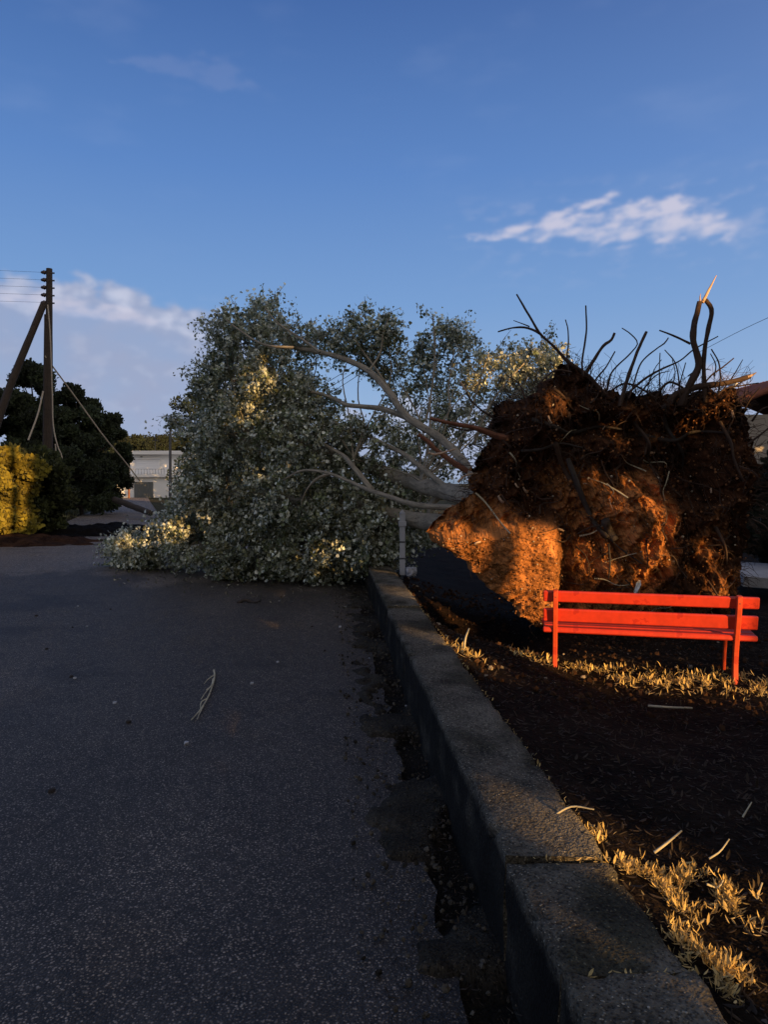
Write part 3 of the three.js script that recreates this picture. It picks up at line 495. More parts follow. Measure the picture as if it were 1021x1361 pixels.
  for (const [x, y, l, a] of [[722, 561, .1, 1.9], [733, 571, .07, 1.2], [664, 663, .11, 2.2], [699, 651, .09, 2.2], [686, 645, .07, 2.2], [873, 602, .1, 0.2], [776, 643, .05, 0], [740, 703, .09, -0.3], [806, 568, .05, 1], [975, 550, .1, 1.8], [630, 718, .08, .4], [950, 652, .06, 1.6], [708, 609, .05, 2]]) {
    const p = at(x, y, DP); p.z = zAt(p.x, p.y) + 0.03; const g = limb([V(-l / 2, 0, 0), V(0, l * 0.1, 0.01), V(l / 2, 0, 0)], l * 0.2, l * 0.12, { seg: 6, step: 0.02 }); g.rotateZ(a); const m = mesh('wood_chip', g, M.splinter, plate); m.position.copy(p);
  }
}

// ---------------------------------------------------------------- red bench
const benchL = V(1.61, 0, -6.89), benchR = V(3.13, 0, -6.53);
{
  const along = benchR.clone().sub(benchL), span = along.length(), ang = Math.atan2(-along.z, along.x);
  const b = thing('park_bench', 'bright red slatted park bench standing before the upturned root plate', 'bench', V((benchL.x + benchR.x) / 2, 0.035, (benchL.z + benchR.z) / 2));
  b.rotation.y = ang;                                      // local x along the bench, local +z towards the road viewer (its back)
  const back = (y) => lerp(0, 0.14, smooth(0.05, 0.75, y) * 0.9 + 0.1 * y);
  const slat = (name, y, h, t, z, tilt, len = 1.84, xo = 0.03) => { const g = plank(h, t, len, 0.008).rotateZ(Math.PI / 2).rotateY(Math.PI / 2); const m = mesh(name, uvLen(g), M.redPaint, b); m.position.set(xo, y, z); m.rotation.x = tilt; return m; };
  function uvLen(g) { const p = g.attributes.position, u = g.attributes.uv; for (let i = 0; i < p.count; i++) u.setXY(i, p.getX(i), p.getY(i) + p.getZ(i)); return g; }
  slat('backrest_slat', 0.685, 0.095, 0.032, back(0.685) - 0.045, 0.17); slat('backrest_slat', 0.505, 0.115, 0.032, back(0.505) - 0.045, 0.17);
  for (let i = 0; i < 4; i++) slat('seat_slat', 0.365 + 0.004 * i, 0.04, 0.095, 0.02 - i * 0.115, 0, i === 3 ? 1.88 : 1.84);
  for (const s of [-1, 1]) {
    const x = s * span / 2;
    const leg = [], n = 9; for (let i = 0; i <= n; i++) { const y = -0.06 + i / n * 0.81; leg.push(V(0, y, back(Math.max(0, y)) + 0.045 * Math.pow(1 - i / n, 3))); }
    const g = sweepFlat(leg, 0.05, 0.044); mesh('rear_upright', g, M.orangePaint, b).position.x = x;
    const f = sweepFlat([V(0, -0.06, -0.43), V(0, 0.15, -0.4), V(0, 0.335, -0.36)], 0.032, 0.028); mesh('front_leg', f, M.orangePaint, b).position.x = x;
    const bar = sweepFlat([V(0, 0.325, 0.05), V(0, 0.33, -0.2), V(0, 0.335, -0.4)], 0.04, 0.03); mesh('seat_bracket', bar, M.orangePaint, b).position.x = x;
    for (const y of [0.685, 0.505]) { const m = mesh('bolt', new THREE.SphereGeometry(0.009, 8, 6), M.darkMetal, b); m.position.set(x, y, back(y) + 0.018); }
  }
  function sweepFlat(pts, w, t) { const c = new THREE.CatmullRomCurve3(pts); const s = new THREE.Shape(), a = t / 2, q = w / 2, e = 0.006; s.moveTo(-a + e, -q); s.lineTo(a - e, -q); s.lineTo(a, -q + e); s.lineTo(a, q - e); s.lineTo(a - e, q); s.lineTo(-a + e, q); s.lineTo(-a, q - e); s.lineTo(-a, -q + e); s.closePath(); return uvLen(new THREE.ExtrudeGeometry(s, { steps: 16, extrudePath: c })); }
}

// ---------------------------------------------------------------- marker post and loose stone by the wall
{
  const p = at(535, 757, 11.1); const t = thing('marker_post', 'pale square metal post with a collar beside the wall and trunk', 'post', V(p.x, 0.36, p.z));
  const H = at(535, 682, 11.1).y - 0.36;
  mesh('shaft', plank(0.075, H, 0.075, 0.008).translate(0, H / 2, 0), M.greyPaint, t); mesh('collar', plank(0.11, 0.07, 0.11, 0.008).translate(0, H - 0.16, 0), M.greyPaint, t); mesh('cap', new THREE.ConeGeometry(0.065, 0.07, 4).rotateY(Math.PI / 4).translate(0, H + 0.03, 0), M.greyPaint, t);
  for (const y of [0.25, 0.5]) mesh('band', plank(0.084, 0.02, 0.084, 0.003).translate(0, y, 0), M.darkMetal, t);
}
function rock(name, label, cat, p, s, m, group, k = 1) { const g = new THREE.IcosahedronGeometry(1, 3), a = g.attributes.position; for (let i = 0; i < a.count; i++) { const v = V(a.getX(i), a.getY(i), a.getZ(i)), q = 1 + 0.5 * noise(v.x * 1.3 + k * 5, v.y * 1.3, v.z * 1.3) + 0.15 * noise(v.x * 5, v.y * 5 + k, v.z * 5); a.setXYZ(i, Math.max(-0.8, Math.min(0.8, v.x * q)) * s[0], Math.max(-0.7, Math.min(0.7, v.y * q)) * s[1], v.z * q * s[2]); } g.computeVertexNormals(); const o = mesh(name, g, m); o.position.copy(p); return tag(o, label, cat, group); }
rock('stone', 'pale block of stone at the foot of the marker post', 'stone', V(at(547, 748, 11).x, 0.42, -11), [0.1, 0.09, 0.1], M.concretePlain, undefined, 7);
{
  reseed(8); const g = new THREE.PlaneGeometry(0.09, 0.17, 8, 12), a = g.attributes.position; for (let i = 0; i < a.count; i++) a.setXYZ(i, a.getX(i) * (0.6 + 0.4 * noise(a.getY(i) * 20, 1, 2)), a.getY(i), 0.03 * noise(a.getX(i) * 30, a.getY(i) * 18, 3)); g.rotateZ(-0.3); g.computeVertexNormals();
  const b = g.clone().translate(0, 0, -0.004); b.index.array.reverse(); b.computeVertexNormals();
  const s = mesh('paper_scrap', mergeGeometries([g, b]), new THREE.MeshStandardMaterial({ color: lin(0.75, 0.74, 0.7), roughness: 0.8 })); s.position.copy(at(848, 780, 9.0)); tag(s, 'white crumpled scrap caught on the root plate above the bench back', 'litter');
}

// ---------------------------------------------------------------- power pole with strut, cables and guy
{
  const D = 27, base = at(64, 703, D), t = thing('power_pole', 'old wooden power pole braced by a leaning strut with insulators', 'power pole', base);
  const L = (x, y, d = D) => at(x, y, d).sub(base), W = (n) => n * D / FOCAL;
  mesh('pole', limb([L(64, 720), L(64.5, 560), L(65, 357)], W(6), W(3.8), { seg: 12, step: 0.4, knob: 0.03 }), M.poleWood, t);
  mesh('splint', limb([L(59, 720, D - .1), L(60, 560, D - .1), L(61, 418, D - .1)], W(4), W(2.6), { seg: 10, step: 0.4, knob: 0.04 }), M.poleWood, t);
  mesh('strut', limb([L(-48, 706, D - 1.2), L(5, 535, D - .6), L(58, 403, D - .1)], W(6), W(4), { seg: 12, step: 0.4, knob: 0.03 }), M.poleWood, t);
  for (let i = 0; i < 5; i++) {
    const y = 362 + i * 10, p = L(58, y);
    const arm = mesh('bracket', limb([L(65, y + 1), L(60, y + 2), L(57.5, y)], 0.02, 0.016, { seg: 6, step: 0.05, knob: 0 }), M.darkMetal, t);
    const ins = new THREE.LatheGeometry([[0, -0.09], [0.07, -0.08], [0.05, -0.03], [0.085, -0.01], [0.05, 0.04], [0.06, 0.06], [0.03, 0.11], [0, 0.115]].map(([a, b]) => new THREE.Vector2(a, b)), 12); const m = mesh('insulator', ins, M.ceramic, t); m.position.copy(p); m.rotation.z = Math.PI / 2;
    mesh('bolt', new THREE.CylinderGeometry(0.03, 0.03, 0.1, 8).rotateZ(Math.PI / 2).translate(...L(70, y + 1).toArray()), M.darkMetal, t);
    const a = at(57, y, D), w = mesh('overhead_wire', limb([a, V(a.x - 8, a.y - 0.25, a.z + 2.5), V(a.x - 22, a.y + 0.2, a.z + 8)], 0.0045, 0.0045, { seg: 5, step: 0.8, knob: 0 }), M.cable);
    tag(w, 'thin overhead wire tied to an insulator of the power pole', 'wire', 'wires on the power pole');
  }
  mesh('down_cable', limb([L(63, 405, D - .3), L(66, 440, D - .35), L(69, 520, D - .35), L(71, 570, D - .4), L(77, 595, D - .5), L(82, 607, D - .5), L(80, 616, D - .5), L(76, 612, D - .45), L(73, 590, D - .4)], 0.022, 0.022, { seg: 6, step: 0.15, knob: 0 }), M.paleCable, t);
  mesh('stay', limb([L(57, 520, D - .2), L(50, 550, D - .5), L(37, 585, D - 1)], 0.03, 0.03, { seg: 6, step: 0.4, knob: 0 }), M.paleCable, t);
  tag(mesh('guy_wire', limb([at(59, 473, D - .2), at(100, 528, D + 1), at(140, 583, D + 2), at(163, 610, D + 3), at(186, 640, D + 4)], 0.026, 0.026, { seg: 6, step: 0.5, knob: 0 }), M.paleCable), 'pale guy wire slanting down from the power pole', 'wire');
}
{ // wires behind the crown and at the right
  for (const [a, b] of [[[380, 540], [520, 455]], [[380, 549], [520, 463]], [[380, 558], [520, 470]]]) tag(mesh('overhead_wire', limb([at(...a, 40), at((a[0] + b[0]) / 2, (a[1] + b[1]) / 2 + 1.5, 38), at(...b, 36)], 0.014, 0.014, { seg: 5, step: 0.6, knob: 0 }), M.cable), 'thin overhead wire crossing the sky behind the fallen crown', 'wire', 'wires behind the fallen tree');
  tag(mesh('overhead_wire', limb([at(930, 468, 40), at(990, 437, 36), at(1060, 405, 32)], 0.012, 0.012, { seg: 5, step: 0.8, knob: 0 }), M.cable), 'lone thin overhead wire above the red tiled roof', 'wire');
}

// ---------------------------------------------------------------- white house at the end of the road
{
  const D = 90, base = at(155, 662, D), L = (x, y, d = D) => at(x, y, d).sub(base), t = thing('white_house', 'white flat-roofed two-storey house with a grey garage door', 'house', base);
  const slab = (name, x0, x1, y0, y1, d0, d1, m, parent = t) => { const a = L(x0, y1, d0), b = L(x1, y0, d0); return mesh(name, box(b.x - a.x, b.y - a.y, d1 - d0, (a.x + b.x) / 2, (a.y + b.y) / 2, -(d0 + d1) / 2 - base.z), m, parent); };
  slab('wall', 155.5, 240, 634, 664, 90, 99, M.plaster); slab('wall', 173, 244, 604, 631, 92.5, 100, M.plaster);
  slab('balcony_slab', 154, 242, 630.5, 634.2, 89.4, 93.5, M.plaster); slab('roof_slab', 170.5, 246, 599, 603.8, 91.4, 101, M.plaster);
  const gd = slab('garage_door', 178, 203, 640.5, 662, 89.93, 90.05, M.garage); for (let i = 1; i < 5; i++) { const x = 178 + i * 5; slab('door_rib', x - 0.3, x + 0.3, 641, 662, 89.88, 89.95, M.garage, gd); }
  const sh = slab('shutter', 181, 212, 611, 629.5, 92.42, 92.52, M.shutter); for (let i = 0; i < 7; i++) slab('shutter_rib', 181.4, 211.6, 612 + i * 2.5, 613.2 + i * 2.5, 92.36, 92.44, M.shutter, sh);
  slab('lintel', 180, 213, 609.6, 610.6, 92.2, 92.52, M.shutter);
  for (let i = 0; i < 13; i++) slab('baluster', 172 + i * 3.8, 172.35 + i * 3.8, 623.5, 630.6, 89.65, 89.7, M.metal); slab('handrail', 172, 218, 623, 623.7, 89.62, 89.72, M.metal);
  slab('vent', 186, 189, 606.6, 607.8, 92.44, 92.52, M.garage);
  mesh('antenna', mergeGeometries([limb([L(206, 600, 95), L(206, 578, 95)], 0.04, 0.03, { seg: 5, step: 1, knob: 0 }), limb([L(202, 586, 95), L(210, 585, 95)], 0.025, 0.025, { seg: 5, step: 1, knob: 0 }), limb([L(203, 582, 95), L(209, 581, 95)], 0.025, 0.025, { seg: 5, step: 1, knob: 0 })]), M.darkMetal, t);
}
{ // slim dark pole before the house, concrete gatepost, low wall, fence posts
  const a = at(226, 664, 60); tag(mesh('lamp_post', limb([a, at(226, 560, 60)], 0.13, 0.09, { seg: 8, step: 1, knob: 0.02 }), M.darkMetal), 'slim dark pole standing before the white house', 'pole');
  const D = 66, g = at(122, 660, D), h = at(122, 631, D).y - g.y; const t = thing('gate_post', 'pale concrete gate post beside the low dark wall', 'post', g); mesh('shaft', plank(0.3, h, 0.3, 0.03).translate(0, h / 2, 0), M.concretePlain, t); mesh('cap', plank(0.36, 0.08, 0.36, 0.02).translate(0, h + 0.04, 0), M.concretePlain, t);
  const w0 = at(126, 660, D), w1 = at(156, 660, D + 4), len = w1.distanceTo(w0); const w = thing('garden_wall', 'low dark garden wall between gate post and white house', 'wall', w0.clone().lerp(w1, 0.5)); w.rotation.y = Math.atan2(-(w1.z - w0.z), w1.x - w0.x);
  mesh('wall', plank(len, 0.6, 0.18, 0.02).translate(0, 0.3, 0), M.darkBark, w); mesh('coping', plank(len + 0.05, 0.07, 0.24, 0.015).translate(0, 0.635, 0), M.greyWall, w);
  const v0 = at(86, 660, D), v1 = at(119, 660, D); const v = thing('garden_wall', 'low pale garden wall left of the gate post under dark trees', 'wall', v0.clone().lerp(v1, 0.5)); mesh('wall', plank(v0.distanceTo(v1), 0.45, 0.18, 0.02).translate(0, 0.22, 0), M.greyWall, v);
  const f = at(171, 662, 84); tag(mesh('fence_post', limb([f, at(171, 647, 84)], 0.12, 0.1, { seg: 7, step: 0.4 }), M.redBark), 'short brown fence post before the white house', 'post');
  const lg = [at(152, 664, 36), at(166, 669, 35), at(184, 676, 34), at(200, 682, 33)]; tag(mesh('log', limb(lg, 0.15, 0.13, { seg: 10, step: 0.2, knob: 0.08 }), M.darkBark), 'dark log lying across the far road', 'log');
}
{ // house with a tiled roof and slab path right of the root plate
  const D = 34, base = at(1000, 690, D), L = (x, y, d = D) => at(x, y, d).sub(base); const t = thing('tiled_house', 'grey house with a low red tiled roof behind the root plate', 'house', base);
  const a = L(940, 551), top = a.y; const w = mesh('wall', box(9, top + 1.4, 7, a.x + 5.2, (top - 1.4) / 2, -3.5), M.greyWall, t);
  const rows = []; const ex = a.x, run = 4.2, rise = 1.75, dep = 8.4;      // slope rising to the right, tiles as rounded courses
  for (let i = 0; i < 26; i++) { const z = 0.5 - i * (dep / 26); rows.push(limb([V(ex - 0.2, top - 0.02, z), V(ex + run, top + rise, z)], 0.17, 0.17, { seg: 8, step: 0.35, knob: 0.03, n0: i })); rows.push(limb([V(ex + run * 2 + 0.2, top - 0.02, z), V(ex + run, top + rise, z)], 0.17, 0.17, { seg: 8, step: 0.5, knob: 0.03, n0: i })); }
  mesh('roof', mergeGeometries(rows), M.tile, t).userData.kind = 'stuff';
  const c = L(982, 529); const ch = mesh('chimney', new THREE.CylinderGeometry(0.13, 0.13, 2.0, 12).translate(c.x + 0.0, c.y - 0.35, -0.6), M.white, t); mesh('chimney_cap', new THREE.CylinderGeometry(0.24, 0.2, 0.12, 12).translate(c.x, c.y + 0.68, -0.6), M.white, ch);
}
{
  const g = plank(2.4, 0.16, 1.6, 0.015), o = mesh('concrete_slab', g, M.concretePlain); const p = at(1035, 768, 12.2); o.position.set(p.x + 0.55, 0.16, p.z); o.rotation.set(0.05, -0.25, -0.03); tag(o, 'pale grey concrete slab lying behind the bench right of the root plate', 'slab');
}

// ---------------------------------------------------------------- hedges and trees in view, then hidden sun blockers
const treeAt = (x, d, y = 0) => { const p = at(x, 680, d); return V(p.x, farDrop(d) - 0.05 + y, p.z); };
makeTree('shrub', 'yellow leaved bush at the road edge catching the low sun', 'shrub', treeAt(-14, 21.5), 2.95, 1.25, { clumps: 20, per: 170, size: 0.9, tone: [0.2, 0.165, 0.02], low: 0.12, s: 3 });
makeTree('shrub', 'dark green rounded bush below the power pole', 'shrub', treeAt(40, 23.5), 2.9, 1.15, { clumps: 22, per: 190, size: 0.9, tone: [0.05, 0.062, 0.02], low: 0.1, s: 4 });
makeTree('shrub', 'dark leafy shrub between the root plate and the tiled house', 'shrub', V(at(1062, 700, 13.5).x, -0.15, -13.5), 2.7, 0.95, { clumps: 24, per: 190, size: 0.7, tone: [0.03, 0.035, 0.018], low: 0.08, s: 12 });
const dark = { tone: [0.026, 0.038, 0.018], group: 'dark trees behind the power pole', size: 1.05, clumps: 34, per: 130, low: 0.1, tuft: 0.7 };
[[-14, 36, 6.6, 2.9, 5], [48, 38, 7.7, 2.1, 6], [80, 36, 5.3, 2.0, 9], [108, 38, 6.5, 1.75, 7], [136, 41, 5.6, 1.5, 8]].forEach(([x, d, h, r, s]) => makeTree('dark_tree', 'dense dark broadleaf tree behind the power pole', 'tree', treeAt(x, d), h, r, { ...dark, s }));
[[176, 112, 8.6, 4.5, 21], [208, 116, 9, 4.5, 22], [240, 114, 8.5, 4.6, 23], [150, 120, 9, 5, 24], [276, 112, 9.4, 5, 25]].forEach(([x, d, h, r, s]) => makeTree('far_tree', 'dark tree rising behind the white house', 'tree', treeAt(x, d), h, r, { tone: [0.02, 0.03, 0.016], group: 'trees behind the white house', size: 2.2, clumps: 24, per: 130, low: 0.1, s }));
[[268, 76, 11, 3.6, 31], [305, 73, 13, 3.8, 32], [345, 71, 13.6, 3.8, 33], [385, 69, 12.5, 3.6, 34]].forEach(([x, d, h, r, s]) => makeTree('blocker_tree', 'unseen dark tree added to shade the white house', 'tree', treeAt(x, d), h, r, { tone: [0.03, 0.045, 0.025], group: 'added trees shading the white house', size: 1.6, clumps: 26, per: 40, low: 0.08, s }));  // hidden trees added to block the sun from the white house

// ---------------------------------------------------------------- unseen trees behind the photographer, gaps cut to aim the low sun
{
  const gaps = [];
  const gap = (x, y, d, r) => gaps.push([at(x, y, d).add(V(0, d < 3 ? -0.2 : r < 0.11 && d < 6.2 ? -0.14 : 0, 0)), r + (d > 12 && d < 16 ? 0.21 : r < 0.06 ? 0.15 : 0.25)]);
  for (let x = 745; x <= 1000; x += 32) { gap(x, 800, lerp(6.9, 6.5, (x - 740) / 250), 0.1); gap(x, 832, lerp(6.9, 6.5, (x - 740) / 250), 0.1); gap(x, 876, 6.8, 0.12); }
  for (const x of [705, 735, 760, 790]) gap(x, 880, 6.9, 0.15);
  for (const [x, y] of [[850, 890], [880, 893], [910, 900], [940, 905], [970, 905], [1000, 915], [1015, 940]]) gap(x, y, 6.4, 0.17);
  for (const [x, y] of [[620, 720], [655, 720], [690, 720], [722, 720], [640, 750], [675, 750], [710, 750], [690, 785], [715, 785], [715, 815], [730, 800], [735, 730]]) gap(x, y, DP - 0.3, 0.1);
  for (const [x, y] of [[598, 702], [582, 712], [618, 700]]) gap(x, y, DP - 0.3, 0.055);
  for (const [x, y, r] of [[825, 645, .12], [835, 685, .16], [845, 720, .16], [815, 750, .14], [855, 760, .1], [840, 575, .09], [735, 545, .10], [945, 380, .2], [1000, 500, .14], [960, 740, .08], [950, 790, .1], [880, 700, .08], [975, 545, .08]]) gap(x, y, DP - 0.2, r);
  for (const [x, y, d, r] of [[335, 495, 13.1, .05], [331, 522, 13, .08], [322, 550, 13, .08], [300, 575, 13.2, .05], [342, 636, 12.4, .03], [257, 692, 13.4, .05], [264, 708, 13.3, .05], [165, 722, 14.8, .08], [182, 720, 14.6, .1], [200, 724, 14.4, .07], [735, 480, 12.6, .35]]) gap(x, y, d, r);
  for (const [x, y, r] of [[0, 600, .7], [15, 590, .6], [5, 640, .7], [10, 680, .5], [-5, 690, .5]]) gap(x, y, 21, r);
  for (const [x, y, r] of [[590, 855, .03], [598, 848, .05], [620, 850, .1], [632, 862, .06]]) gap(x, y, 6.1, r);
  for (const [x, y, r] of [[765, 1095, .08], [790, 1105, .1], [800, 1130, .1], [830, 1135, .1], [860, 1150, .12], [890, 1150, .1], [920, 1145, .12], [950, 1160, .12], [985, 1195, .12], [900, 1180, .1], [730, 1137, .04]]) gap(x, y, 2.75, r);
  for (const [x, y, r] of [[905, 1265, .08], [918, 1285, .1], [935, 1300, .11], [955, 1290, .12], [965, 1320, .12], [985, 1300, .1], [940, 1265, .1]]) gap(x, y, 2.05, r);
  const keep = (q) => { for (const [c, r] of gaps) { const dx = q.x - c.x, dy = q.y - c.y, dz = q.z - c.z, t = dx * S.x + dy * S.y + dz * S.z; if (dx * dx + dy * dy + dz * dz - t * t < r * r) return false; } return true; };
  let k = 0;
  for (const [a, off] of [[14.5, 0], [17.5, 1.5]]) for (let p = -7 + off; p < 21; p += 3.0) {
    const x = a * Math.sin(SUN_AZ) + p * Math.cos(SUN_AZ), z = a * Math.cos(SUN_AZ) - p * Math.sin(SUN_AZ);
    makeTree('park_tree', 'tall leafy park tree out of view with gaps cut to aim the sun', 'tree', V(x, -0.1, z), 20, 2.3, { tone: [0.045, 0.06, 0.03], group: 'park trees behind the photographer', size: 0.92, clumps: 74, per: 255, low: 0.03, s: 60 + k++, keep, shape: 'column', slim: 0.3 });
  }
}

[[30, -23, 9.5, 3, 41], [33.5, -27, 9, 3, 42], [27, -19.5, 9, 3, 43], [37, -30, 9, 3, 44]].forEach(([x, z, h, r, s]) => makeTree('added_tree', 'unseen leafy tree added to keep the sun off the tiled house', 'tree', V(x, -0.1, z), h, r, { tone: [0.045, 0.06, 0.03], group: 'added trees shading the tiled house', size: 1.7, clumps: 30, per: 150, low: 0.04, s }));  // out-of-view trees, added only to shade the tiled house

// ---------------------------------------------------------------- dry grass, litter, twigs
{
  reseed(321);
  const blade = leafGeo(0.009, 0.052, 0.3), mats = [], cols = [];
  const put = (x, d, y, s, tilt, upright = 0.1) => { const up = rnd() < upright; _e.set(0, 0, 0); mats.push(new THREE.Matrix4().compose(V(x, y, -d), new THREE.Quaternion().setFromEuler(new THREE.Euler(up ? rr(-1.0, 1.0) : rr(1.05, 1.75), rr(0, 6.3), rr(-0.4, 0.4), 'YXZ')), V(s * rr(0.45, 1.8), s, s))); };
  const straw = () => { const v = rr(0.6, 1.25); const br = rnd() < 0.3 ? 0.45 : 1; cols.push(lin(0.72 * v * br, 0.52 * v * br, 0.2 * v * br)); };
  const dull = () => { const v = rr(0.4, 1.3); cols.push(lin(0.055 * v, 0.038 * v, 0.022 * v)); };
  const patch = (X, Y, d, rx, rd, n, s0 = 0.6, s1 = 1.5, tilt = 1.3) => { const c = at(X, Y, d); for (let i = 0; i < n; i++) { const x = c.x + gauss() * rx * 1.7, dd = d + gauss() * rd * 1.7; if (fbm(x * 7, dd * 7, 4, 3) < 0.0) continue; if (x < wallR(dd) - 0.02) continue; put(x, dd, parkY(x, dd) + rnd() * 0.025, rr(s0, s1), tilt, 0.6); straw(); } };
  for (let i = 0; i < 13000; i++) { const d = 1.2 + 9.5 * Math.pow(rnd(), 1.3), x = wallR(d) + 0.02 + rnd() * (0.55 * d + 1.2); put(x, d, parkY(x, d) + rnd() * 0.012, rr(0.3, 1.1), 1.5); dull(); }
  for (let X = 690; X < 830; X += 10) patch(X, 882, 6.9, 0.08, 0.12, 34, 0.7, 1.5, 1.1);
  for (let X = 830; X < 1030; X += 10) patch(X, 892 + (X - 830) * 0.12, 6.55 - (X - 830) * 0.001, 0.12, 0.22, 90);
  for (const [X, Y, d, n] of [[775, 1093, 2.9, 40], [790, 1105, 2.85, 60], [805, 1125, 2.75, 70], [830, 1135, 2.7, 90], [860, 1150, 2.65, 110], [890, 1150, 2.65, 120], [920, 1150, 2.7, 140], [950, 1165, 2.65, 120], [985, 1195, 2.55, 110], [900, 1185, 2.5, 90], [1005, 1210, 2.5, 60]]) patch(X, Y, d, 0.05, 0.07, Math.round(n * 2.4), 0.35, 0.9);
  for (const [X, Y, d, n] of [[890, 1240, 2.3, 40], [905, 1262, 2.22, 60], [925, 1285, 2.15, 80], [945, 1300, 2.1, 100], [960, 1320, 2.05, 90], [965, 1290, 2.15, 90], [940, 1255, 2.25, 60], [990, 1300, 2.1, 50]]) patch(X, Y, d, 0.035, 0.045, Math.round(n * 2.4), 0.3, 0.75);
  for (const [X, Y, d, n] of [[610, 858, 6.1, 30], [620, 850, 6.2, 40], [635, 862, 6.05, 40], [600, 845, 6.3, 20]]) patch(X, Y, d, 0.07, 0.08, n, 0.7, 1.7, 0.7);
  // straw caught in the wall's joints and along its edge
  for (const d of [2.61, 6.04, 7.915, 1.985]) for (let i = 0; i < 34; i++) { const f = rnd(); put(lerp(wallL(d), wallR(d), 0.15 + 0.85 * Math.sqrt(f)), d + gauss() * 0.012, WALL_TOP - 0.02 + rnd() * 0.02, rr(0.2, 0.6), 1.4, 0.15); straw(); }
  for (let i = 0; i < 260; i++) { const d = rr(1.6, 8); put(wallR(d) + gauss() * 0.012, d, WALL_TOP - 0.03 + rnd() * 0.02, rr(0.2, 0.6), 1.4, 0.5); straw(); }
  // leaf litter in the gutter
  for (let i = 0; i < 1800; i++) { const d = 1 + 12 * rnd(), x = wallL(d) - 0.02 - 0.5 * rnd() * rnd(); put(x, d, 0.03 + rnd() * 0.02, rr(0.3, 0.8), 1.5); dull(); }
  const g = instanced('leaf_litter', blade, M.dry, mats, cols); tag(g, 'dry straw and leaf litter strewn over the park soil', 'litter');
}
{ // crumbs of torn earth round the hole, leaves blown on the road
  reseed(612); const geo = new THREE.IcosahedronGeometry(1, 1), a = geo.attributes.position; for (let i = 0; i < a.count; i++) { const v = V(a.getX(i), a.getY(i), a.getZ(i)), q = 1 + 0.5 * noise(v.x * 1.7, v.y * 1.7, v.z * 1.7 + 3); a.setXYZ(i, v.x * q, v.y * q * 0.7, v.z * q); } geo.computeVertexNormals();
  const mats = [], cols = [];
  for (let i = 0; i < 5200; i++) { const d = rr(5.2, 12.5), x = wallR(d) + 0.03 + 4.6 * Math.pow(rnd(), 1.5), s = 0.004 + 0.026 * Math.pow(rnd(), 4), v = rr(0.5, 1.4); mats.push(placed(V(x, parkY(x, d) + s * 0.3, -d), s, rr(0, 6), rr(0, 6), rr(0, 6))); cols.push(rnd() < 0.03 ? lin(0.3, 0.24, 0.17) : lin(0.05 * v, 0.026 * v, 0.014 * v)); }
  tag(instanced('earth_crumbs', geo, new THREE.MeshPhysicalMaterial({ roughness: 1, specularIntensity: 0.15 }), mats, cols), 'loose dark crumbs of earth thrown up round the root hole', 'earth');
  const gm = [], gc = [];
  for (let i = 0; i < 2600; i++) { const d = 1.2 + 12 * Math.pow(rnd(), 1.2), x = wallL(d) - 0.01 - 0.52 * Math.pow(rnd(), 1.3), s = 0.002 + 0.013 * Math.pow(rnd(), 4), v = rr(0.3, 1.5); gm.push(placed(V(x, 0.045 + s * 0.2, -d), s, rr(0, 6), rr(0, 6), rr(0, 6))); gc.push(lin(0.07 * v, 0.062 * v, 0.048 * v)); }
  tag(instanced('gutter_gravel', geo, new THREE.MeshPhysicalMaterial({ roughness: 1, specularIntensity: 0.15 }), gm, gc), 'broken grit and gravel along the foot of the wall', 'gravel');
  const lm = [], lc = [];
  for (let i = 0; i < 420; i++) { const X = rr(150, 500), d = 15.2 - (X - 150) * 0.0085 - Math.pow(rnd(), 2.2) * 3.5 + 0.5, x = (X - 510.5) / FOCAL * d, v = rr(0.6, 1.2); lm.push(placed(V(x, roadY(x, d) + 0.012, -d), rr(0.6, 1.1), 1.57 + rr(-0.25, 0.25), rr(0, 6.3), rr(-0.3, 0.3))); lc.push(rnd() < 0.4 ? lin(0.5 * v, 0.48 * v, 0.36 * v) : lin(0.13 * v, 0.14 * v, 0.06 * v)); }
  tag(instanced('fallen_leaves', LEAF, M.leaf, lm, lc), 'poplar leaves scattered on the asphalt round the fallen crown', 'leaves');
}
{ // grass on the far verge
  reseed(99); const blade = leafGeo(0.03, 0.22, 0.3), mats = [], cols = [];
  for (let i = 0; i < 16000; i++) { const d = rr(27, 88), x = roadLeft(d) - 0.3 - 9 * rnd() + gauss() * 0.3; const v = rr(0.5, 1.3); mats.push(placed(V(x, farDrop(d) - 0.06, -d), rr(0.6, 1.5), rr(-0.6, 0.6), rr(0, 6.3), rr(-0.6, 0.6))); cols.push(lin(0.17 * v, 0.165 * v, 0.075 * v)); }
  for (let i = 0; i < 2500; i++) { const d = rr(20.3, 26), x = roadLeft(d) - 4.5 * rnd(); const v = rr(0.3, 1); mats.push(placed(V(x, 0, -d), rr(0.3, 0.9), rr(-0.9, 0.9), rr(0, 6.3), rr(-0.9, 0.9))); cols.push(lin(0.10 * v, 0.075 * v, 0.04 * v)); }
  tag(instanced('verge_grass', blade, M.dry, mats, cols), 'dry olive grass on the verge before the white house', 'grass');
}
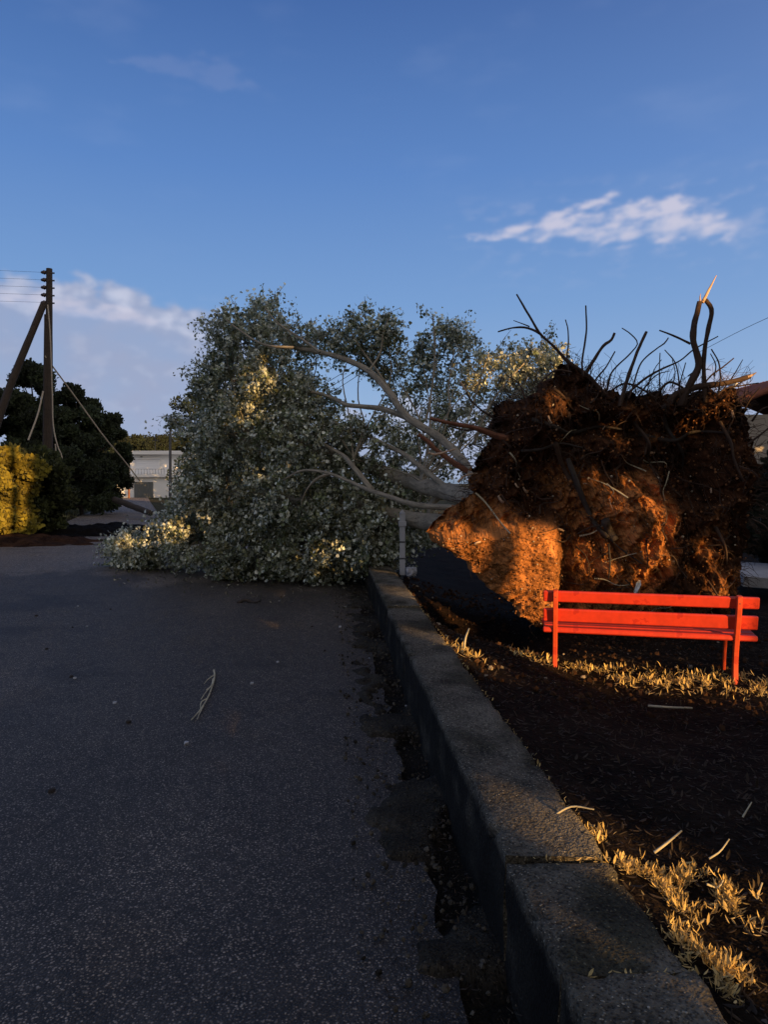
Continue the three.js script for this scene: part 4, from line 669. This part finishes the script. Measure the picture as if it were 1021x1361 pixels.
{ // pale sprig on the asphalt
  const t = thing('sprig', 'pale leafless sprig lying on the asphalt', 'twig', V(0, 0, 0)); const G = (x, y) => { const d = FOCAL * (EYE - 0.055) / (y - 637); const p = at(x, y, d); p.y = roadY(p.x, -p.z) + 0.018; return p; };
  const S_ = (name, l, r0, r1) => mesh(name, limb(l.map(([x, y]) => G(x, y)), r0, r1, { seg: 6, step: 0.03 }), M.twig, t);
  S_('stem', [[284, 893], [285, 900], [281, 918], [272, 938], [262, 952], [254, 961]], 0.008, 0.005);
  for (const l of [[[284, 900], [276, 906], [271, 912]], [[281, 914], [272, 925], [267, 933]], [[275, 932], [268, 936], [266, 945]], [[270, 942], [265, 952], [262, 960]], [[283, 905], [280, 915], [274, 920]]]) S_('side_shoot', l, 0.006, 0.003);
}
{ // broken twigs on the soil
  const slim = 0.7, tw = [[[870, 1133], [885, 1122], [907, 1104], 2.75, .008], [[943, 1141], [957, 1132], [970, 1115], 2.7, .006], [[988, 1086], [994, 1076], [1000, 1066], 3.0, .006], [[738, 1083], [760, 1072], [790, 1076], 2.95, .006], [[940, 1175], [955, 1180], [962, 1170], 2.6, .006], [[1005, 1205], [1008, 1190], [1014, 1173], 2.6, .007]];
  tw.forEach(([a, b, c, d, r], i) => tag(mesh('broken_twig', limb([at(...a, d), at(...b, d + 0.01), at(...c, d + 0.02)], r * slim, r * 0.4, { seg: 6, step: 0.02, knob: 0.2, n0: i }), M.twig), 'short pale broken twig sticking out of the straw beside the wall', 'twig', 'twigs in the straw beside the wall'));
  tag(mesh('dry_stem', limb([at(617, 862, 6.2), at(619, 848, 6.2), at(624, 835, 6.2)], 0.012, 0.006, { seg: 6, step: 0.03 }), M.twig), 'upright dry stem growing beside the wall joint', 'twig');
  tag(mesh('fallen_stick', limb([at(862, 938, 5.75), at(890, 940, 5.72), at(921, 941, 5.7)], 0.009, 0.007, { seg: 6, step: 0.05 }), M.twig), 'straight grey stick lying on the soil before the bench', 'twig');
  tag(mesh('bark_piece', limb([at(315, 801, 10.5), at(325, 797, 10.5), at(334, 800, 10.5), at(345, 799, 10.4)], 0.03, 0.015, { seg: 6, step: 0.05, knob: 0.4 }), M.darkBark), 'small dark piece of bark on the asphalt before the fallen crown', 'twig');
  reseed(17); for (let i = 0; i < 26; i++) { const d = rr(3.5, 13), x = rr(-0.5, 0.16) * d; const s = rr(0.008, 0.022); rock('pebble', 'small loose pebble on the asphalt', 'stone', V(x, roadY(x, d) + s * 0.4, -d), [s, s * 0.7, s], rnd() < 0.6 ? M.darkBark : M.greyPaint, 'pebbles on the asphalt', i); }
}

renderer.render(scene, camera);
